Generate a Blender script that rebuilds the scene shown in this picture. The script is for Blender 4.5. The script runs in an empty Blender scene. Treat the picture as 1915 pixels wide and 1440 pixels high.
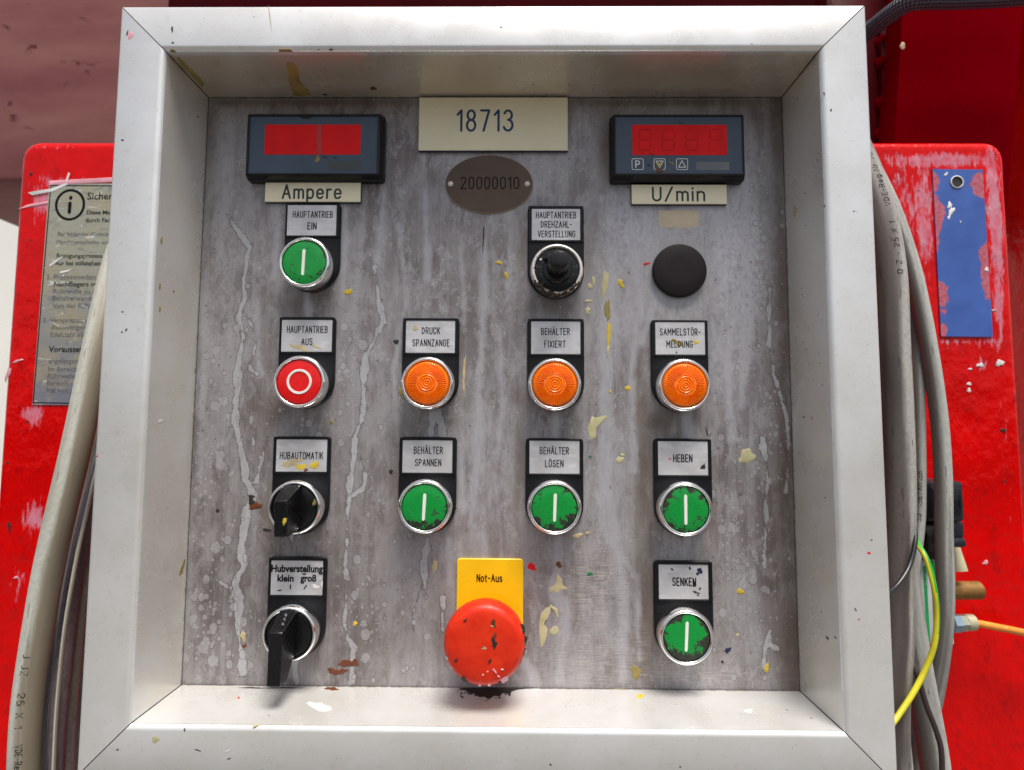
import bpy, math, random
import numpy as np
from math import sin, cos, pi, radians, sqrt, hypot, atan2
SC = bpy.context.scene
COL = SC.collection
K = .001                                   # everything below is written in millimetres

# ------------------------------------------------------------------ camera
FPX, CX, CY = 1150.0, 957.5, 720.0
CAM = np.array([13.75, -309.24, -26.26])
_a, _b, _c = .07913, .01101, -.00544
Rz = np.array([[cos(_b), -sin(_b), 0], [sin(_b), cos(_b), 0], [0, 0, 1]])
Rx = np.array([[1, 0, 0], [0, cos(_a), -sin(_a)], [0, sin(_a), cos(_a)]])
Ry = np.array([[cos(_c), 0, sin(_c)], [0, 1, 0], [-sin(_c), 0, cos(_c)]])
RC = Rz @ Rx @ Ry
from mathutils import Matrix, Vector
cam_d = bpy.data.cameras.new('camera')
cam = bpy.data.objects.new('camera', cam_d)
COL.objects.link(cam)
SC.camera = cam
cam_d.sensor_width = 36
cam_d.lens = 36 * FPX / 1915
cam_d.clip_start = .01
cam_d.clip_end = 200
m3 = Matrix([[RC[i, 0], RC[i, 2], -RC[i, 1]] for i in range(3)])
cam.matrix_world = Matrix.Translation(Vector(CAM * K)) @ m3.to_4x4()
cam_d.dof.use_dof = True
cam_d.dof.focus_distance = .30
cam_d.dof.aperture_fstop = 13

# ------------------------------------------------------------------ light
EL, AZ = radians(69), radians(24)          # sun height; to the right of straight behind the camera
w = bpy.data.worlds.new('World')
SC.world = w
w.use_nodes = True
wn = w.node_tree
wn.nodes.clear()
sky = wn.nodes.new('ShaderNodeTexSky')
sky.sky_type = 'NISHITA'
sky.sun_disc = False
sky.sun_elevation = EL
sky.sun_rotation = pi - AZ
sky.dust_density = 4
sky.air_density = 1
sky.ozone_density = 1
hs = wn.nodes.new('ShaderNodeHueSaturation')
hs.inputs['Saturation'].default_value = .5
bg = wn.nodes.new('ShaderNodeBackground')
bg.inputs['Strength'].default_value = .105
wo = wn.nodes.new('ShaderNodeOutputWorld')
wn.links.new(sky.outputs[0], hs.inputs['Color'])
wn.links.new(hs.outputs[0], bg.inputs['Color'])
wn.links.new(bg.outputs[0], wo.inputs['Surface'])
sd = bpy.data.lights.new('sun', 'SUN')
sd.energy = 3.3
sd.angle = radians(24)
sd.color = (1, .94, .85)
sun = bpy.data.objects.new('sun', sd)
COL.objects.link(sun)
sdir = Vector((sin(AZ) * cos(EL), -cos(AZ) * cos(EL), sin(EL)))
sun.rotation_euler = (-sdir).to_track_quat('-Z', 'Y').to_euler()
SC.view_settings.view_transform = 'Standard'
SC.view_settings.look = 'None'
SC.view_settings.exposure = .46
SC.view_settings.gamma = 1

# ------------------------------------------------------------------ geometry helpers
def ray(px, py):
    return RC @ np.array([(px - CX) / FPX, 1.0, -(py - CY) / FPX])

def hit(px, py, p0, n):
    d = ray(px, py)
    t = np.dot(np.array(p0) - CAM, n) / np.dot(d, n)
    return CAM + d * t

def at(px, py, Y=0.0):                     # point of the plane y = Y seen at that spot of the photograph
    return hit(px, py, (0, Y, 0), np.array([0, 1.0, 0]))

def ppm(Y):                                # mm per photo pixel at depth Y
    return (Y - CAM[1]) / FPX

LOC = {}
class MB:
    def __init__(s):
        s.v = []; s.f = []; s.mi = []; s.uv = {}
    def add(s, vs, fs, mi=0):
        b = len(s.v)
        s.v += [tuple(map(float, p)) for p in vs]
        s.f += [tuple(i + b for i in f) for f in fs]
        s.mi += [mi] * len(fs)
        return b
    def box(s, x0, x1, y0, y1, z0, z1, bev=0):
        if bev <= 0:
            v = [(x, y, z) for x in (x0, x1) for y in (y0, y1) for z in (z0, z1)]
            s.add(v, [(0, 1, 3, 2), (4, 6, 7, 5), (0, 4, 5, 1), (2, 3, 7, 6), (0, 2, 6, 4), (1, 5, 7, 3)])
        else:                              # y0 is the front (towards the camera)
            s.slab(rrect((x0 + x1) / 2, (z0 + z1) / 2, x1 - x0, z1 - z0, bev, 3), [(0, -y1), (0, -y0 - bev), (bev * .3, -y0 - bev * .3), (bev, -y0)])
    def slab(s, out, rings, cap=True):     # outline in x,z; rings = (inset, height towards camera)
        n = len(out)
        nr = normals(out)
        vs = []
        for ins, h in rings:
            vs += [(p[0] - q[0] * ins, -h, p[1] - q[1] * ins) for p, q in zip(out, nr)]
        fs = []
        for k in range(len(rings) - 1):
            for i in range(n):
                j = (i + 1) % n
                fs.append((k * n + i, k * n + j, (k + 1) * n + j, (k + 1) * n + i))
        if cap:
            fs.append(tuple((len(rings) - 1) * n + i for i in range(n)))
        s.add(vs, fs)
    def lathe(s, cx, cz, prof, n=64, h0=0, cap=True):
        vs, fs = [], []
        for r, h in prof:
            vs += [(cx + r * cos(2 * pi * i / n), -h - h0, cz + r * sin(2 * pi * i / n)) for i in range(n)]
        for k in range(len(prof) - 1):
            for i in range(n):
                j = (i + 1) % n
                fs.append((k * n + i, k * n + j, (k + 1) * n + j, (k + 1) * n + i))
        if cap:
            fs.append(tuple((len(prof) - 1) * n + i for i in range(n)))
        s.add(vs, fs)
    def build(s, name, mats, parent=None, smooth=35, origin=None):
        v = np.array(s.v)
        c = (v.min(0) + v.max(0)) / 2 if origin is None else np.array(origin, float)
        me = bpy.data.meshes.new(name)
        me.from_pydata([tuple(p) for p in (v - c) * K], [], s.f)
        for m in (mats if isinstance(mats, (list, tuple)) else [mats]):
            me.materials.append(m)
        if any(s.mi):
            me.polygons.foreach_set('material_index', s.mi)
        if s.uv:
            l = me.uv_layers.new(name='UVMap')
            vi = np.empty(len(me.loops), int)
            me.loops.foreach_get('vertex_index', vi)
            arr = np.array([s.uv[i] for i in range(len(s.v))])[vi]
            l.data.foreach_set('uv', arr.ravel())
        if smooth:
            me.shade_smooth()
            me.set_sharp_from_angle(angle=radians(smooth))
        o = bpy.data.objects.new(name, me)
        COL.objects.link(o)
        LOC[o.name] = c
        o.location = Vector(c * K)
        if parent is not None:
            o.parent = parent
            o.location = Vector((c - LOC[parent.name]) * K)
        return o

def normals(out):
    n = len(out)
    res = []
    for i in range(n):
        a, b, c = out[i - 1], out[i], out[(i + 1) % n]
        e1 = (b[0] - a[0], b[1] - a[1]); e2 = (c[0] - b[0], c[1] - b[1])
        l1 = hypot(*e1) or 1; l2 = hypot(*e2) or 1
        n1 = (e1[1] / l1, -e1[0] / l1); n2 = (e2[1] / l2, -e2[0] / l2)
        m = (n1[0] + n2[0], n1[1] + n2[1])
        d = max(.3, 1 + n1[0] * n2[0] + n1[1] * n2[1])
        res.append((m[0] / d, m[1] / d))
    return res

def rrect(cx, cz, w, h, r, k=5):
    o = []
    for sx, sz, a0 in ((1, -1, -90), (1, 1, 0), (-1, 1, 90), (-1, -1, 180)):
        for i in range(k + 1):
            a = radians(a0 + 90 * i / k)
            o.append((cx + sx * (w / 2 - r) + r * cos(a), cz + sz * (h / 2 - r) + r * sin(a)))
    return o

def tagp(o, label):
    o['label'] = label
    return o

def thing(name, loc, label, cat, group=None):
    o = bpy.data.objects.new(name, None)
    COL.objects.link(o)
    o.empty_display_size = .02
    LOC[o.name] = np.array(loc, float)
    o.location = Vector(LOC[o.name] * K)
    o['label'] = label; o['category'] = cat
    if group: o['group'] = group
    return o

def tagt(o, label, cat, group=None):
    o['label'] = label; o['category'] = cat
    if group: o['group'] = group
    return o

def struct(o):
    o['kind'] = 'structure'
    return o

def spline(pts, step):
    P = [np.array(p, float) for p in pts]
    P = [2 * P[0] - P[1]] + P + [2 * P[-1] - P[-2]]
    out = []
    for i in range(1, len(P) - 2):
        a, b, c, d = P[i - 1:i + 3]
        n = max(2, int(np.linalg.norm(c - b) / step))
        for k in range(n):
            t = k / n
            out.append(.5 * (2 * b + (c - a) * t + (2 * a - 5 * b + 4 * c - d) * t * t + (3 * b - a - 3 * c + d) * t ** 3))
    out.append(P[-2])
    return out

def frames(path):
    T = [path[min(i + 1, len(path) - 1)] - path[max(i - 1, 0)] for i in range(len(path))]
    T = [t / np.linalg.norm(t) for t in T]
    u = np.cross(T[0], np.array([.3, 1, .2])); u /= np.linalg.norm(u)
    F = []
    for t in T:
        u = u - t * np.dot(u, t); u /= np.linalg.norm(u)
        F.append((t, u, np.cross(t, u)))
    return F

def tube(mb, path, r, n=20, mi=None, caps=True):
    F = frames(path)
    L = 0
    vs, fs, mis = [], [], []
    b = len(mb.v)
    for i, p in enumerate(path):
        if i: L += np.linalg.norm(p - path[i - 1])
        rr = r(L) if callable(r) else r
        for k in range(n):
            a = 2 * pi * k / n
            vs.append(p + rr * (cos(a) * F[i][1] + sin(a) * F[i][2]))
            mb.uv[b + i * n + k] = (L * .01, abs(2 * k / n - 1))
    for i in range(len(path) - 1):
        for k in range(n):
            j = (k + 1) % n
            fs.append((i * n + k, i * n + j, (i + 1) * n + j, (i + 1) * n + k))
            mis.append(mi(i, k) if mi else 0)
    if caps:
        fs.append(tuple(range(n - 1, -1, -1))); fs.append(tuple((len(path) - 1) * n + k for k in range(n)))
        mis += [0, 0]
    mb.add(vs, fs)
    mb.mi[-len(fs):] = mis

# ------------------------------------------------------------------ engraving alphabet: one stroke letters, 4 wide and 6 high
def arc(cx, cy, rx, ry, a0, a1, n=8):
    return [(cx + rx * cos(radians(a0 + (a1 - a0) * i / n)), cy + ry * sin(radians(a0 + (a1 - a0) * i / n))) for i in range(n + 1)]
OO = arc(1.5, 4.3, 1.5, 1.7, 0, 180) + arc(1.5, 1.7, 1.5, 1.7, 180, 360) + [(3, 4.3)]
def bowl(x, y0, y1, w):                       # D shape to the right
    r = min(w, (y1 - y0) / 2)
    m = (y0 + y1) / 2
    return [(x, y1), (x + w - r, y1)] + arc(x + w - r, m, r, (y1 - y0) / 2, 90, -90)[1:] + [(x, y0)]
O_l = arc(1.35, 2.6, 1.35, 1.5, 0, 180) + arc(1.35, 1.5, 1.35, 1.5, 180, 360) + [(2.7, 2.6)]
GL = {
 'A': (3.4, [[(0, 0), (1.7, 6), (3.4, 0)], [(.6, 2), (2.8, 2)]]),
 'B': (3, [bowl(0, 3.1, 6, 2.7), bowl(0, 0, 3.1, 3), [(0, 0), (0, 6)]]),
 'C': (3, [arc(1.5, 4.3, 1.5, 1.7, 0, 180) + arc(1.5, 1.7, 1.5, 1.7, 180, 360)]),
 'D': (3, [bowl(0, 0, 6, 3), [(0, 0), (0, 6)]]),
 'E': (2.6, [[(2.6, 6), (0, 6), (0, 0), (2.6, 0)], [(0, 3.1), (2.2, 3.1)]]),
 'F': (2.6, [[(2.6, 6), (0, 6), (0, 0)], [(0, 3.1), (2.2, 3.1)]]),
 'G': (3, [arc(1.5, 4.3, 1.5, 1.7, 10, 180) + arc(1.5, 1.7, 1.5, 1.7, 180, 360) + [(3, 2.9), (1.7, 2.9)]]),
 'H': (3, [[(0, 0), (0, 6)], [(3, 0), (3, 6)], [(0, 3.1), (3, 3.1)]]),
 'I': (0, [[(0, 0), (0, 6)]]),
 'J': (2, [[(2, 6), (2, 1.6)] + arc(.8, 1.4, 1.2, 1.4, 0, -110, 5)]),
 'K': (3, [[(0, 0), (0, 6)], [(3, 6), (0, 2.4)], [(1.1, 3.6), (3, 0)]]),
 'L': (2.5, [[(0, 6), (0, 0), (2.5, 0)]]),
 'M': (3.8, [[(0, 0), (0, 6), (1.9, 2.2), (3.8, 6), (3.8, 0)]]),
 'N': (3, [[(0, 0), (0, 6), (3, 0), (3, 6)]]),
 'O': (3, [OO]),
 'P': (2.9, [bowl(0, 2.7, 6, 2.9), [(0, 0), (0, 6)]]),
 'R': (3, [bowl(0, 2.9, 6, 2.9), [(0, 0), (0, 6)], [(1.4, 2.9), (3, 0)]]),
 'S': (2.9, [arc(1.45, 4.5, 1.4, 1.5, 20, 230) + arc(1.45, 1.55, 1.45, 1.55, 50, -160)]),
 'T': (3, [[(0, 6), (3, 6)], [(1.5, 6), (1.5, 0)]]),
 'U': (3, [[(0, 6), (0, 1.6)] + arc(1.5, 1.6, 1.5, 1.6, 180, 360) + [(3, 6)]]),
 'V': (3.2, [[(0, 6), (1.6, 0), (3.2, 6)]]),
 'X': (3, [[(0, 0), (3, 6)], [(0, 6), (3, 0)]]),
 'Z': (2.9, [[(0, 6), (2.9, 6), (0, 0), (2.9, 0)]]),
 '0': (2.7, [[(p[0] * .9, p[1]) for p in OO]]),
 '1': (1.3, [[(0, 4.7), (1.3, 6), (1.3, 0)]]),
 '2': (2.8, [arc(1.4, 4.5, 1.4, 1.5, 170, -20, 9) + [(0, 0), (2.8, 0)]]),
 '3': (2.8, [arc(1.3, 4.6, 1.3, 1.4, 160, -90), arc(1.3, 1.65, 1.5, 1.6, 90, -160, 10)]),
 '4': (2.9, [[(2.1, 0), (2.1, 6), (0, 1.6), (2.9, 1.6)]]),
 '5': (2.8, [[(2.6, 6), (.3, 6), (.1, 3.2)] + arc(1.35, 1.9, 1.45, 1.9, 120, -150)]),
 '7': (2.7, [[(0, 6), (2.7, 6), (.9, 0)]]),
 '8': (2.8, [arc(1.4, 4.6, 1.2, 1.4, 0, 360, 14), arc(1.4, 1.6, 1.4, 1.6, 0, 360, 14)]),
 '9': (2.7, [arc(1.35, 4.3, 1.35, 1.7, 0, 360, 12), [(2.7, 4.3), (2.6, 2), (1.2, 0)]]),
 '-': (1.8, [[(0, 2.9), (1.8, 2.9)]]),
 '/': (2.6, [[(0, -.2), (2.6, 6.2)]]),
 '.': (0, [[(0, 0), (0, .15)]]),
 ' ': (1.2, []),
 'a': (2.7, [O_l, [(2.7, 4.1), (2.7, 0)]]),
 'e': (2.7, [[(0.05, 2.1), (2.7, 2.1), (2.7, 2.6)] + arc(1.35, 2.6, 1.35, 1.5, 0, 180)[1:] + arc(1.35, 1.5, 1.35, 1.5, 180, 330)]),
 'g': (2.7, [O_l, [(2.7, 4.1), (2.7, -.6)] + arc(1.4, -.6, 1.3, 1.2, 0, -150, 6)]),
 'i': (0, [[(0, 0), (0, 4.1)], [(0, 5.5), (0, 5.8)]]),
 'm': (4.2, [[(0, 0), (0, 4.1)], [(0, 3)] + arc(1.05, 3, 1.05, 1.1, 150, 0, 5) + [(2.1, 0)], [(2.1, 3)] + arc(3.15, 3, 1.05, 1.1, 150, 0, 5) + [(4.2, 0)]]),
 'n': (2.6, [[(0, 0), (0, 4.1)], [(0, 2.8)] + arc(1.3, 2.8, 1.3, 1.3, 150, 0, 6) + [(2.6, 0)]]),
 'o': (2.7, [O_l]),
 'p': (2.7, [O_l, [(0, 4.1), (0, -1.8)]]),
 'r': (1.7, [[(0, 0), (0, 4.1)], [(0, 2.8)] + arc(1.2, 2.8, 1.2, 1.3, 150, 60, 4)]),
 's': (2.3, [arc(1.15, 3.05, 1.1, 1.05, 30, 240, 7) + arc(1.15, 1.05, 1.15, 1.05, 60, -150, 7)]),
 't': (1.9, [[(.7, 5.6), (.7, 1)] + arc(1.6, 1, .9, 1, 180, 280, 4), [(0, 4.1), (1.8, 4.1)]]),
 'u': (2.6, [[(0, 4.1), (0, 1.3)] + arc(1.3, 1.3, 1.3, 1.3, 180, 330, 6), [(2.6, 4.1), (2.6, 0)]]),
}
for _c, _b in (('\u00c4', 'A'), ('\u00d6', 'O')):
    wd, st = GL[_b]
    GL[_c] = (wd, st + [[(wd / 2 - .75, 7), (wd / 2 - .75, 7.25)], [(wd / 2 + .75, 7), (wd / 2 + .75, 7.25)]])

def strokes(txt, gap=1.9):
    x, out = 0, []
    for ch in txt:
        wd, st = GL[ch]
        out += [[(x + a, b) for a, b in s] for s in st]
        x += wd + gap
    return out, x - gap

def letter(mb, txt, cx, cz, Y, width, cap, sw, tilt=0, gap=1.9, h=.12):
    st, W = strokes(txt, gap)
    sx, sz = width / W, cap / 6
    for n, s in enumerate(st):
        p = []
        for a, b in s:
            q = ((a - W / 2) * sx, (b - 3) * sz)
            p.append((cx + q[0] * cos(tilt) - q[1] * sin(tilt), cz + q[0] * sin(tilt) + q[1] * cos(tilt)))
        ribbon(mb, p, sw, Y, h + .004 * (n % 9))

def ribbon(mb, p, sw, Y, h):
    p = [q for i, q in enumerate(p) if i == 0 or hypot(q[0] - p[i - 1][0], q[1] - p[i - 1][1]) > 1e-4]
    for i in range(1, len(p) - 1):             # break the stroke at sharp corners
        e1 = (p[i][0] - p[i - 1][0], p[i][1] - p[i - 1][1]); e2 = (p[i + 1][0] - p[i][0], p[i + 1][1] - p[i][1])
        if (e1[0] * e2[0] + e1[1] * e2[1]) / (hypot(*e1) * hypot(*e2)) < .3:
            ribbon(mb, p[:i + 1], sw, Y, h); ribbon(mb, p[i:], sw, Y, h + .0013)
            return
    closed = hypot(p[0][0] - p[-1][0], p[0][1] - p[-1][1]) < 1e-3 and len(p) > 3
    d0 = np.array(p[1]) - np.array(p[0]); d0 = d0 / np.linalg.norm(d0) * sw * .42
    d1 = np.array(p[-1]) - np.array(p[-2]); d1 = d1 / np.linalg.norm(d1) * sw * .42
    P = [np.array(q, float) for q in p]
    Wd = [sw / 2] * len(P)
    if not closed:
        P = [P[0] - d0] + P + [P[-1] + d1]
        Wd = [sw * .26] + Wd + [sw * .26]
    n = len(P)
    vs, fs = [], []
    for i in range(n):
        if closed:
            a, c = P[i - 1 if i else n - 2], P[i + 1 if i < n - 1 else 1]
        else:
            a, c = P[max(i - 1, 0)], P[min(i + 1, n - 1)]
        t = c - a; t /= (np.linalg.norm(t) or 1)
        m = np.array([-t[1], t[0]])
        e1 = P[i] - a; l1 = np.linalg.norm(e1)
        k = 1.0
        if l1 > 1e-6 and 0 < i < n - 1:
            k = min(1.12, 1 / max(.35, abs(np.dot(e1 / l1, t))))
        for s, hh in ((1, 0), (.8, h), (-.8, h), (-1, 0)):
            q = P[i] + m * s * Wd[i] * k
            vs.append((q[0], Y - hh, q[1]))
    for i in range(n - 1):
        for k in range(3):
            a = i * 4 + k
            fs.append((a, a + 1, a + 5, a + 4))
    fs += [(0, 3, 2, 1), ((n - 1) * 4, (n - 1) * 4 + 1, (n - 1) * 4 + 2, (n - 1) * 4 + 3)]
    mb.add(vs, fs)

def font_text(txt, px, py, Y, hpx, mat, parent, name='lettering', bold=0.0, wpx=None, align='LEFT', shear=0, h=.08):
    c = bpy.data.curves.new('text', 'FONT')
    c.body = txt
    c.size = 1
    c.extrude = .005
    c.offset = bold
    c.resolution_u = 3
    o = bpy.data.objects.new('text', c)
    COL.objects.link(o)
    bpy.context.view_layer.update()
    dg = bpy.context.evaluated_depsgraph_get()
    me = bpy.data.meshes.new_from_object(o.evaluated_get(dg))
    bpy.data.objects.remove(o)
    v = np.empty(len(me.vertices) * 3); me.vertices.foreach_get('co', v); v = v.reshape(-1, 3)
    fs = [tuple(p.vertices) for p in me.polygons]
    bpy.data.meshes.remove(me)
    x0, x1 = v[:, 0].min(), v[:, 0].max()
    sz = hpx * ppm(Y) / .70
    sx = (wpx * ppm(Y) / (x1 - x0)) if wpx else sz
    a = at(px, py, Y)
    X = (v[:, 0] - (x0 if align == 'LEFT' else (x0 + x1) / 2)) * sx
    Z = (v[:, 1] - (.35 if align != 'LEFT' else 0)) * sz
    mb = MB()
    mb.add([(a[0] + q + shear * z, Y - (h if d > 0 else 0), a[2] + z) for q, z, d in zip(X, Z, v[:, 2])], fs)
    return mb

# ------------------------------------------------------------------ materials
class G:
    def __init__(s, name):
        s.m = bpy.data.materials.new(name)
        s.m.use_nodes = True
        s.t = s.m.node_tree
        s.b = s.t.nodes['Principled BSDF']
        s._p = None
    def node(s, kind, props=None, **ins):
        n = s.t.nodes.new('ShaderNode' + kind)
        for k, v in (props or {}).items(): setattr(n, k, v)
        for k, v in ins.items(): s.put(n.inputs[k.replace('_', ' ')], v)
        return n
    def put(s, sock, v):
        if isinstance(v, bpy.types.NodeSocket): s.t.links.new(v, sock)
        else:
            if hasattr(sock.default_value, '__len__') and not isinstance(v, str):
                if not hasattr(v, '__len__'): v = (v,) * len(sock.default_value)
                if len(sock.default_value) == 4 and len(v) == 3: v = (*v, 1)
            sock.default_value = v
    def P(s, sx=1., sy=1., sz=1., off=0.):       # place in millimetres, stretched
        if s._p is None: s._p = s.node('NewGeometry').outputs['Position']
        n = s.node('VectorMath', {'operation': 'MULTIPLY_ADD'})
        s.put(n.inputs[0], s._p); s.put(n.inputs[1], (1000 * sx, 1000 * sy, 1000 * sz)); s.put(n.inputs[2], (off, off * .7, off * 1.3))
        return n.outputs[0]
    def sep(s, v):
        return s.node('SeparateXYZ', Vector=v).outputs
    def uv(s, sx=1., sy=1.):
        u = s.node('UVMap').outputs[0]
        n = s.node('VectorMath', {'operation': 'MULTIPLY'})
        s.put(n.inputs[0], u); s.put(n.inputs[1], (sx, sy, 1))
        return n.outputs[0]
    def noise(s, vec, scale=1., det=4., rough=.55, dist=0.):
        return s.node('TexNoise', Vector=vec, Scale=scale, Detail=det, Roughness=rough, Distortion=dist).outputs['Fac']
    def vor(s, vec, scale=1., feat='F1', rnd=1.):
        return s.node('TexVoronoi', {'feature': feat}, Vector=vec, Scale=scale, Randomness=rnd)
    def ma(s, op, a, b=0., c=0., clamp=False):
        n = s.node('Math', {'operation': op, 'use_clamp': clamp})
        s.put(n.inputs[0], a); s.put(n.inputs[1], b); s.put(n.inputs[2], c)
        return n.outputs[0]
    def step(s, v, lo, hi):
        n = s.node('MapRange', {'interpolation_type': 'SMOOTHSTEP'})
        s.put(n.inputs[0], v); s.put(n.inputs[1], lo); s.put(n.inputs[2], hi)
        return n.outputs[0]
    def lin(s, v, lo, hi, a=0., b=1.):
        n = s.node('MapRange')
        for i, q in enumerate((v, lo, hi, a, b)): s.put(n.inputs[i], q)
        return n.outputs[0]
    def mix(s, f, a, b, mode='MIX'):
        n = s.t.nodes.new('ShaderNodeMix'); n.data_type = 'RGBA'; n.blend_type = mode
        s.put(n.inputs[0], f); s.put(n.inputs[6], a); s.put(n.inputs[7], b)
        return n.outputs[2]
    def attr(s, name):
        return s.node('Attribute', {'attribute_name': name}).outputs['Fac']
    def bump(s, h, strength=.3, dist=.0003):
        s.put(s.b.inputs['Normal'], s.node('Bump', Strength=strength, Distance=dist, Height=h).outputs[0])
    def out(s, base=None, rough=None, metal=None, coat=None, **kw):
        for k, v in (('Base Color', base), ('Roughness', rough), ('Metallic', metal), ('Coat Weight', coat)):
            if v is not None: s.put(s.b.inputs[k], v)
        for k, v in kw.items(): s.put(s.b.inputs[k.replace('_', ' ')], v)
        return s.m

def worn(name, base, dirt=(.05, .04, .03), amt=.5, rough=.4, metal=0., coat=0., scale=.25, dark=.25, spec=.5, bmp=.12, **kw):
    """plain colour with uneven tone, fine specks and a little grime"""
    g = G(name)
    n1 = g.noise(g.P(), scale * .25, 4)
    n2 = g.noise(g.P(off=31), scale * 2.2, 5, .65)
    c = g.mix(g.lin(n1, .3, .7), tuple(x * (1 - dark) for x in base), tuple(min(1, x * (1 + dark * .4)) for x in base))
    f = g.ma('MULTIPLY', g.step(n2, .60, .72), amt)
    c = g.mix(f, c, dirt)
    g.bump(n2, bmp, .0002)
    return g.out(c, g.lin(n2, .3, .7, max(.05, rough - .05), rough + .08), metal, coat, Specular_IOR_Level=spec, **kw)

# --- the stained steel sheet
g = G('stained_steel')
lg = g.noise(g.P(1, 1, .35), .018, 5, .6)
md = g.noise(g.P(1, 1, .4, 40), .06, 6, .62, .2)
fine = g.noise(g.P(1, 1, .8, 9), .45, 5, .6)
brush = g.noise(g.P(5, 1, .12, 3), 1.0, 3, .6)
hbr = g.noise(g.P(.1, 1, 4.5, 7), 1.0, 3, .6)
streak = g.noise(g.P(.55, 1, .018, 15), .35, 5, .6, .25)
c = g.mix(g.lin(lg, .38, .62), (.125, .098, .096), (.39, .375, .385))
md2 = g.noise(g.P(1, 1, .5, 140), .13, 7, .68, .2)
c = g.mix(g.ma('MULTIPLY', g.step(md, .44, .62), .45), c, (.34, .325, .335))
c = g.mix(g.ma('MULTIPLY', g.step(md, .50, .36), .5), c, (.125, .096, .090))
c = g.mix(g.ma('MULTIPLY', g.step(md2, .52, .62), .42), c, (.40, .39, .40))
c = g.mix(g.ma('MULTIPLY', g.step(md2, .47, .38), .4), c, (.135, .108, .106))
c = g.mix(g.ma('MULTIPLY', g.step(streak, .52, .70), .28), c, (.42, .415, .44))
st2 = g.ma('ADD', g.noise(g.P(.9, 1, .035, 215), .24, 3, .5, .15), g.ma('MULTIPLY', g.ma('SUBTRACT', g.noise(g.P(1, 1, .7, 19), .2, 5, .65), .5), .16))
c = g.mix(g.ma('MULTIPLY', g.step(st2, .565, .585), .2), c, (.44, .435, .46))
c = g.mix(g.ma('MULTIPLY', g.step(g.ma('ABSOLUTE', g.ma('SUBTRACT', st2, .565)), .008, .001), .3), c, (.10, .085, .082))
c = g.mix(g.ma('MULTIPLY', g.step(st2, .42, .37), .2), c, (.115, .09, .08))
cn = g.noise(g.P(1, 1, .6, 77), .16, 7, .66, .5)
cont = g.ma('ABSOLUTE', g.ma('SUBTRACT', cn, .54))
c = g.mix(g.ma('MULTIPLY', g.step(cn, .54, .55), .3), c, (.42, .41, .42))
c = g.mix(g.ma('MULTIPLY', g.step(cont, .012, .001), .5), c, (.085, .072, .066))
cn2 = g.noise(g.P(1, 1, .8, 377), .42, 5, .6, .9)
c = g.mix(g.ma('MULTIPLY', g.step(g.ma('ABSOLUTE', g.ma('SUBTRACT', cn2, .56)), .016, .002), g.ma('MULTIPLY', g.step(cn, .50, .58), .55)), c, (.09, .075, .072))
c = g.mix(g.ma('MULTIPLY', g.step(cn2, .56, .60), g.ma('MULTIPLY', g.step(cn, .46, .58), .5)), c, (.46, .455, .47))
bright = g.attr('bright')
c = g.mix(g.ma('MULTIPLY', bright, g.lin(fine, .25, .62)), c, (.56, .57, .64))
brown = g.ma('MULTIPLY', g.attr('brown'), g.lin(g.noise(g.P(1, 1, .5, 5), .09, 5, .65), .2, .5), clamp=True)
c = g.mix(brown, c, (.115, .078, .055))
dk = g.ma('MULTIPLY', g.attr('dark'), g.lin(md2, .35, .55, 1., .35), clamp=True)
c = g.mix(dk, c, g.mix(1., c, (.50, .46, .47), 'MULTIPLY'))
# drips: distance field on the sheet, its edge broken up by noise
wob = g.ma('ADD', g.ma('MULTIPLY', g.ma('SUBTRACT', g.noise(g.P(1, 1, .6, 20), .22, 5, .6), .5), 5.5), g.ma('MULTIPLY', g.ma('SUBTRACT', g.noise(g.P(1, 1, 1, 320), .05, 2, .5), .5), 5.))
d = g.ma('ADD', g.attr('drip'), wob)
dm = g.step(d, -.15, .35)
edge = g.ma('MULTIPLY', g.step(g.ma('ABSOLUTE', g.ma('ADD', d, .15)), .5, .05), g.ma('MULTIPLY', g.step(g.attr('drip'), -2.2, -1.2), .55))
soft = g.ma('MULTIPLY', g.step(g.ma('ADD', g.attr('softdrip'), g.ma('MULTIPLY', wob, .9)), -1.8, 1.6), .72)
c = g.mix(soft, c, g.mix(g.lin(brush, .3, .7), (.36, .355, .385), (.47, .465, .50)))
c = g.mix(g.ma('MULTIPLY', dm, g.lin(md, .35, .6, .45, .85)), c, g.mix(g.lin(fine, .3, .7), (.37, .375, .39), (.50, .50, .52)))
c = g.mix(edge, c, (.085, .070, .068))
# splash spots
for sc_, off_, rr_ in ((.20, 0, .22), (.40, 55, .25), (.11, 120, .11)):
    vv = g.vor(g.node('VectorMath', {'operation': 'ADD'}).outputs[0] if False else g.P(1, 0, .85, off_), sc_)
    dist = g.ma('ADD', vv.outputs['Distance'], g.ma('MULTIPLY', g.ma('SUBTRACT', fine, .5), .22))
    rad = g.ma('MULTIPLY', g.ma('MULTIPLY', g.sep(vv.outputs['Color'])[0], g.sep(vv.outputs['Color'])[1]), rr_ * 2.7)
    rad = g.ma('MULTIPLY', rad, g.attr('spot'))
    q = g.ma('SUBTRACT', rad, dist)
    c = g.mix(g.ma('MULTIPLY', g.step(q, 0., .03), .5), c, (.44, .435, .45))
    c = g.mix(g.ma('MULTIPLY', g.step(g.ma('ABSOLUTE', q), .035, .008), g.ma('MULTIPLY', g.step(rad, .05, .09), .8)), c, (.095, .08, .08))
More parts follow.
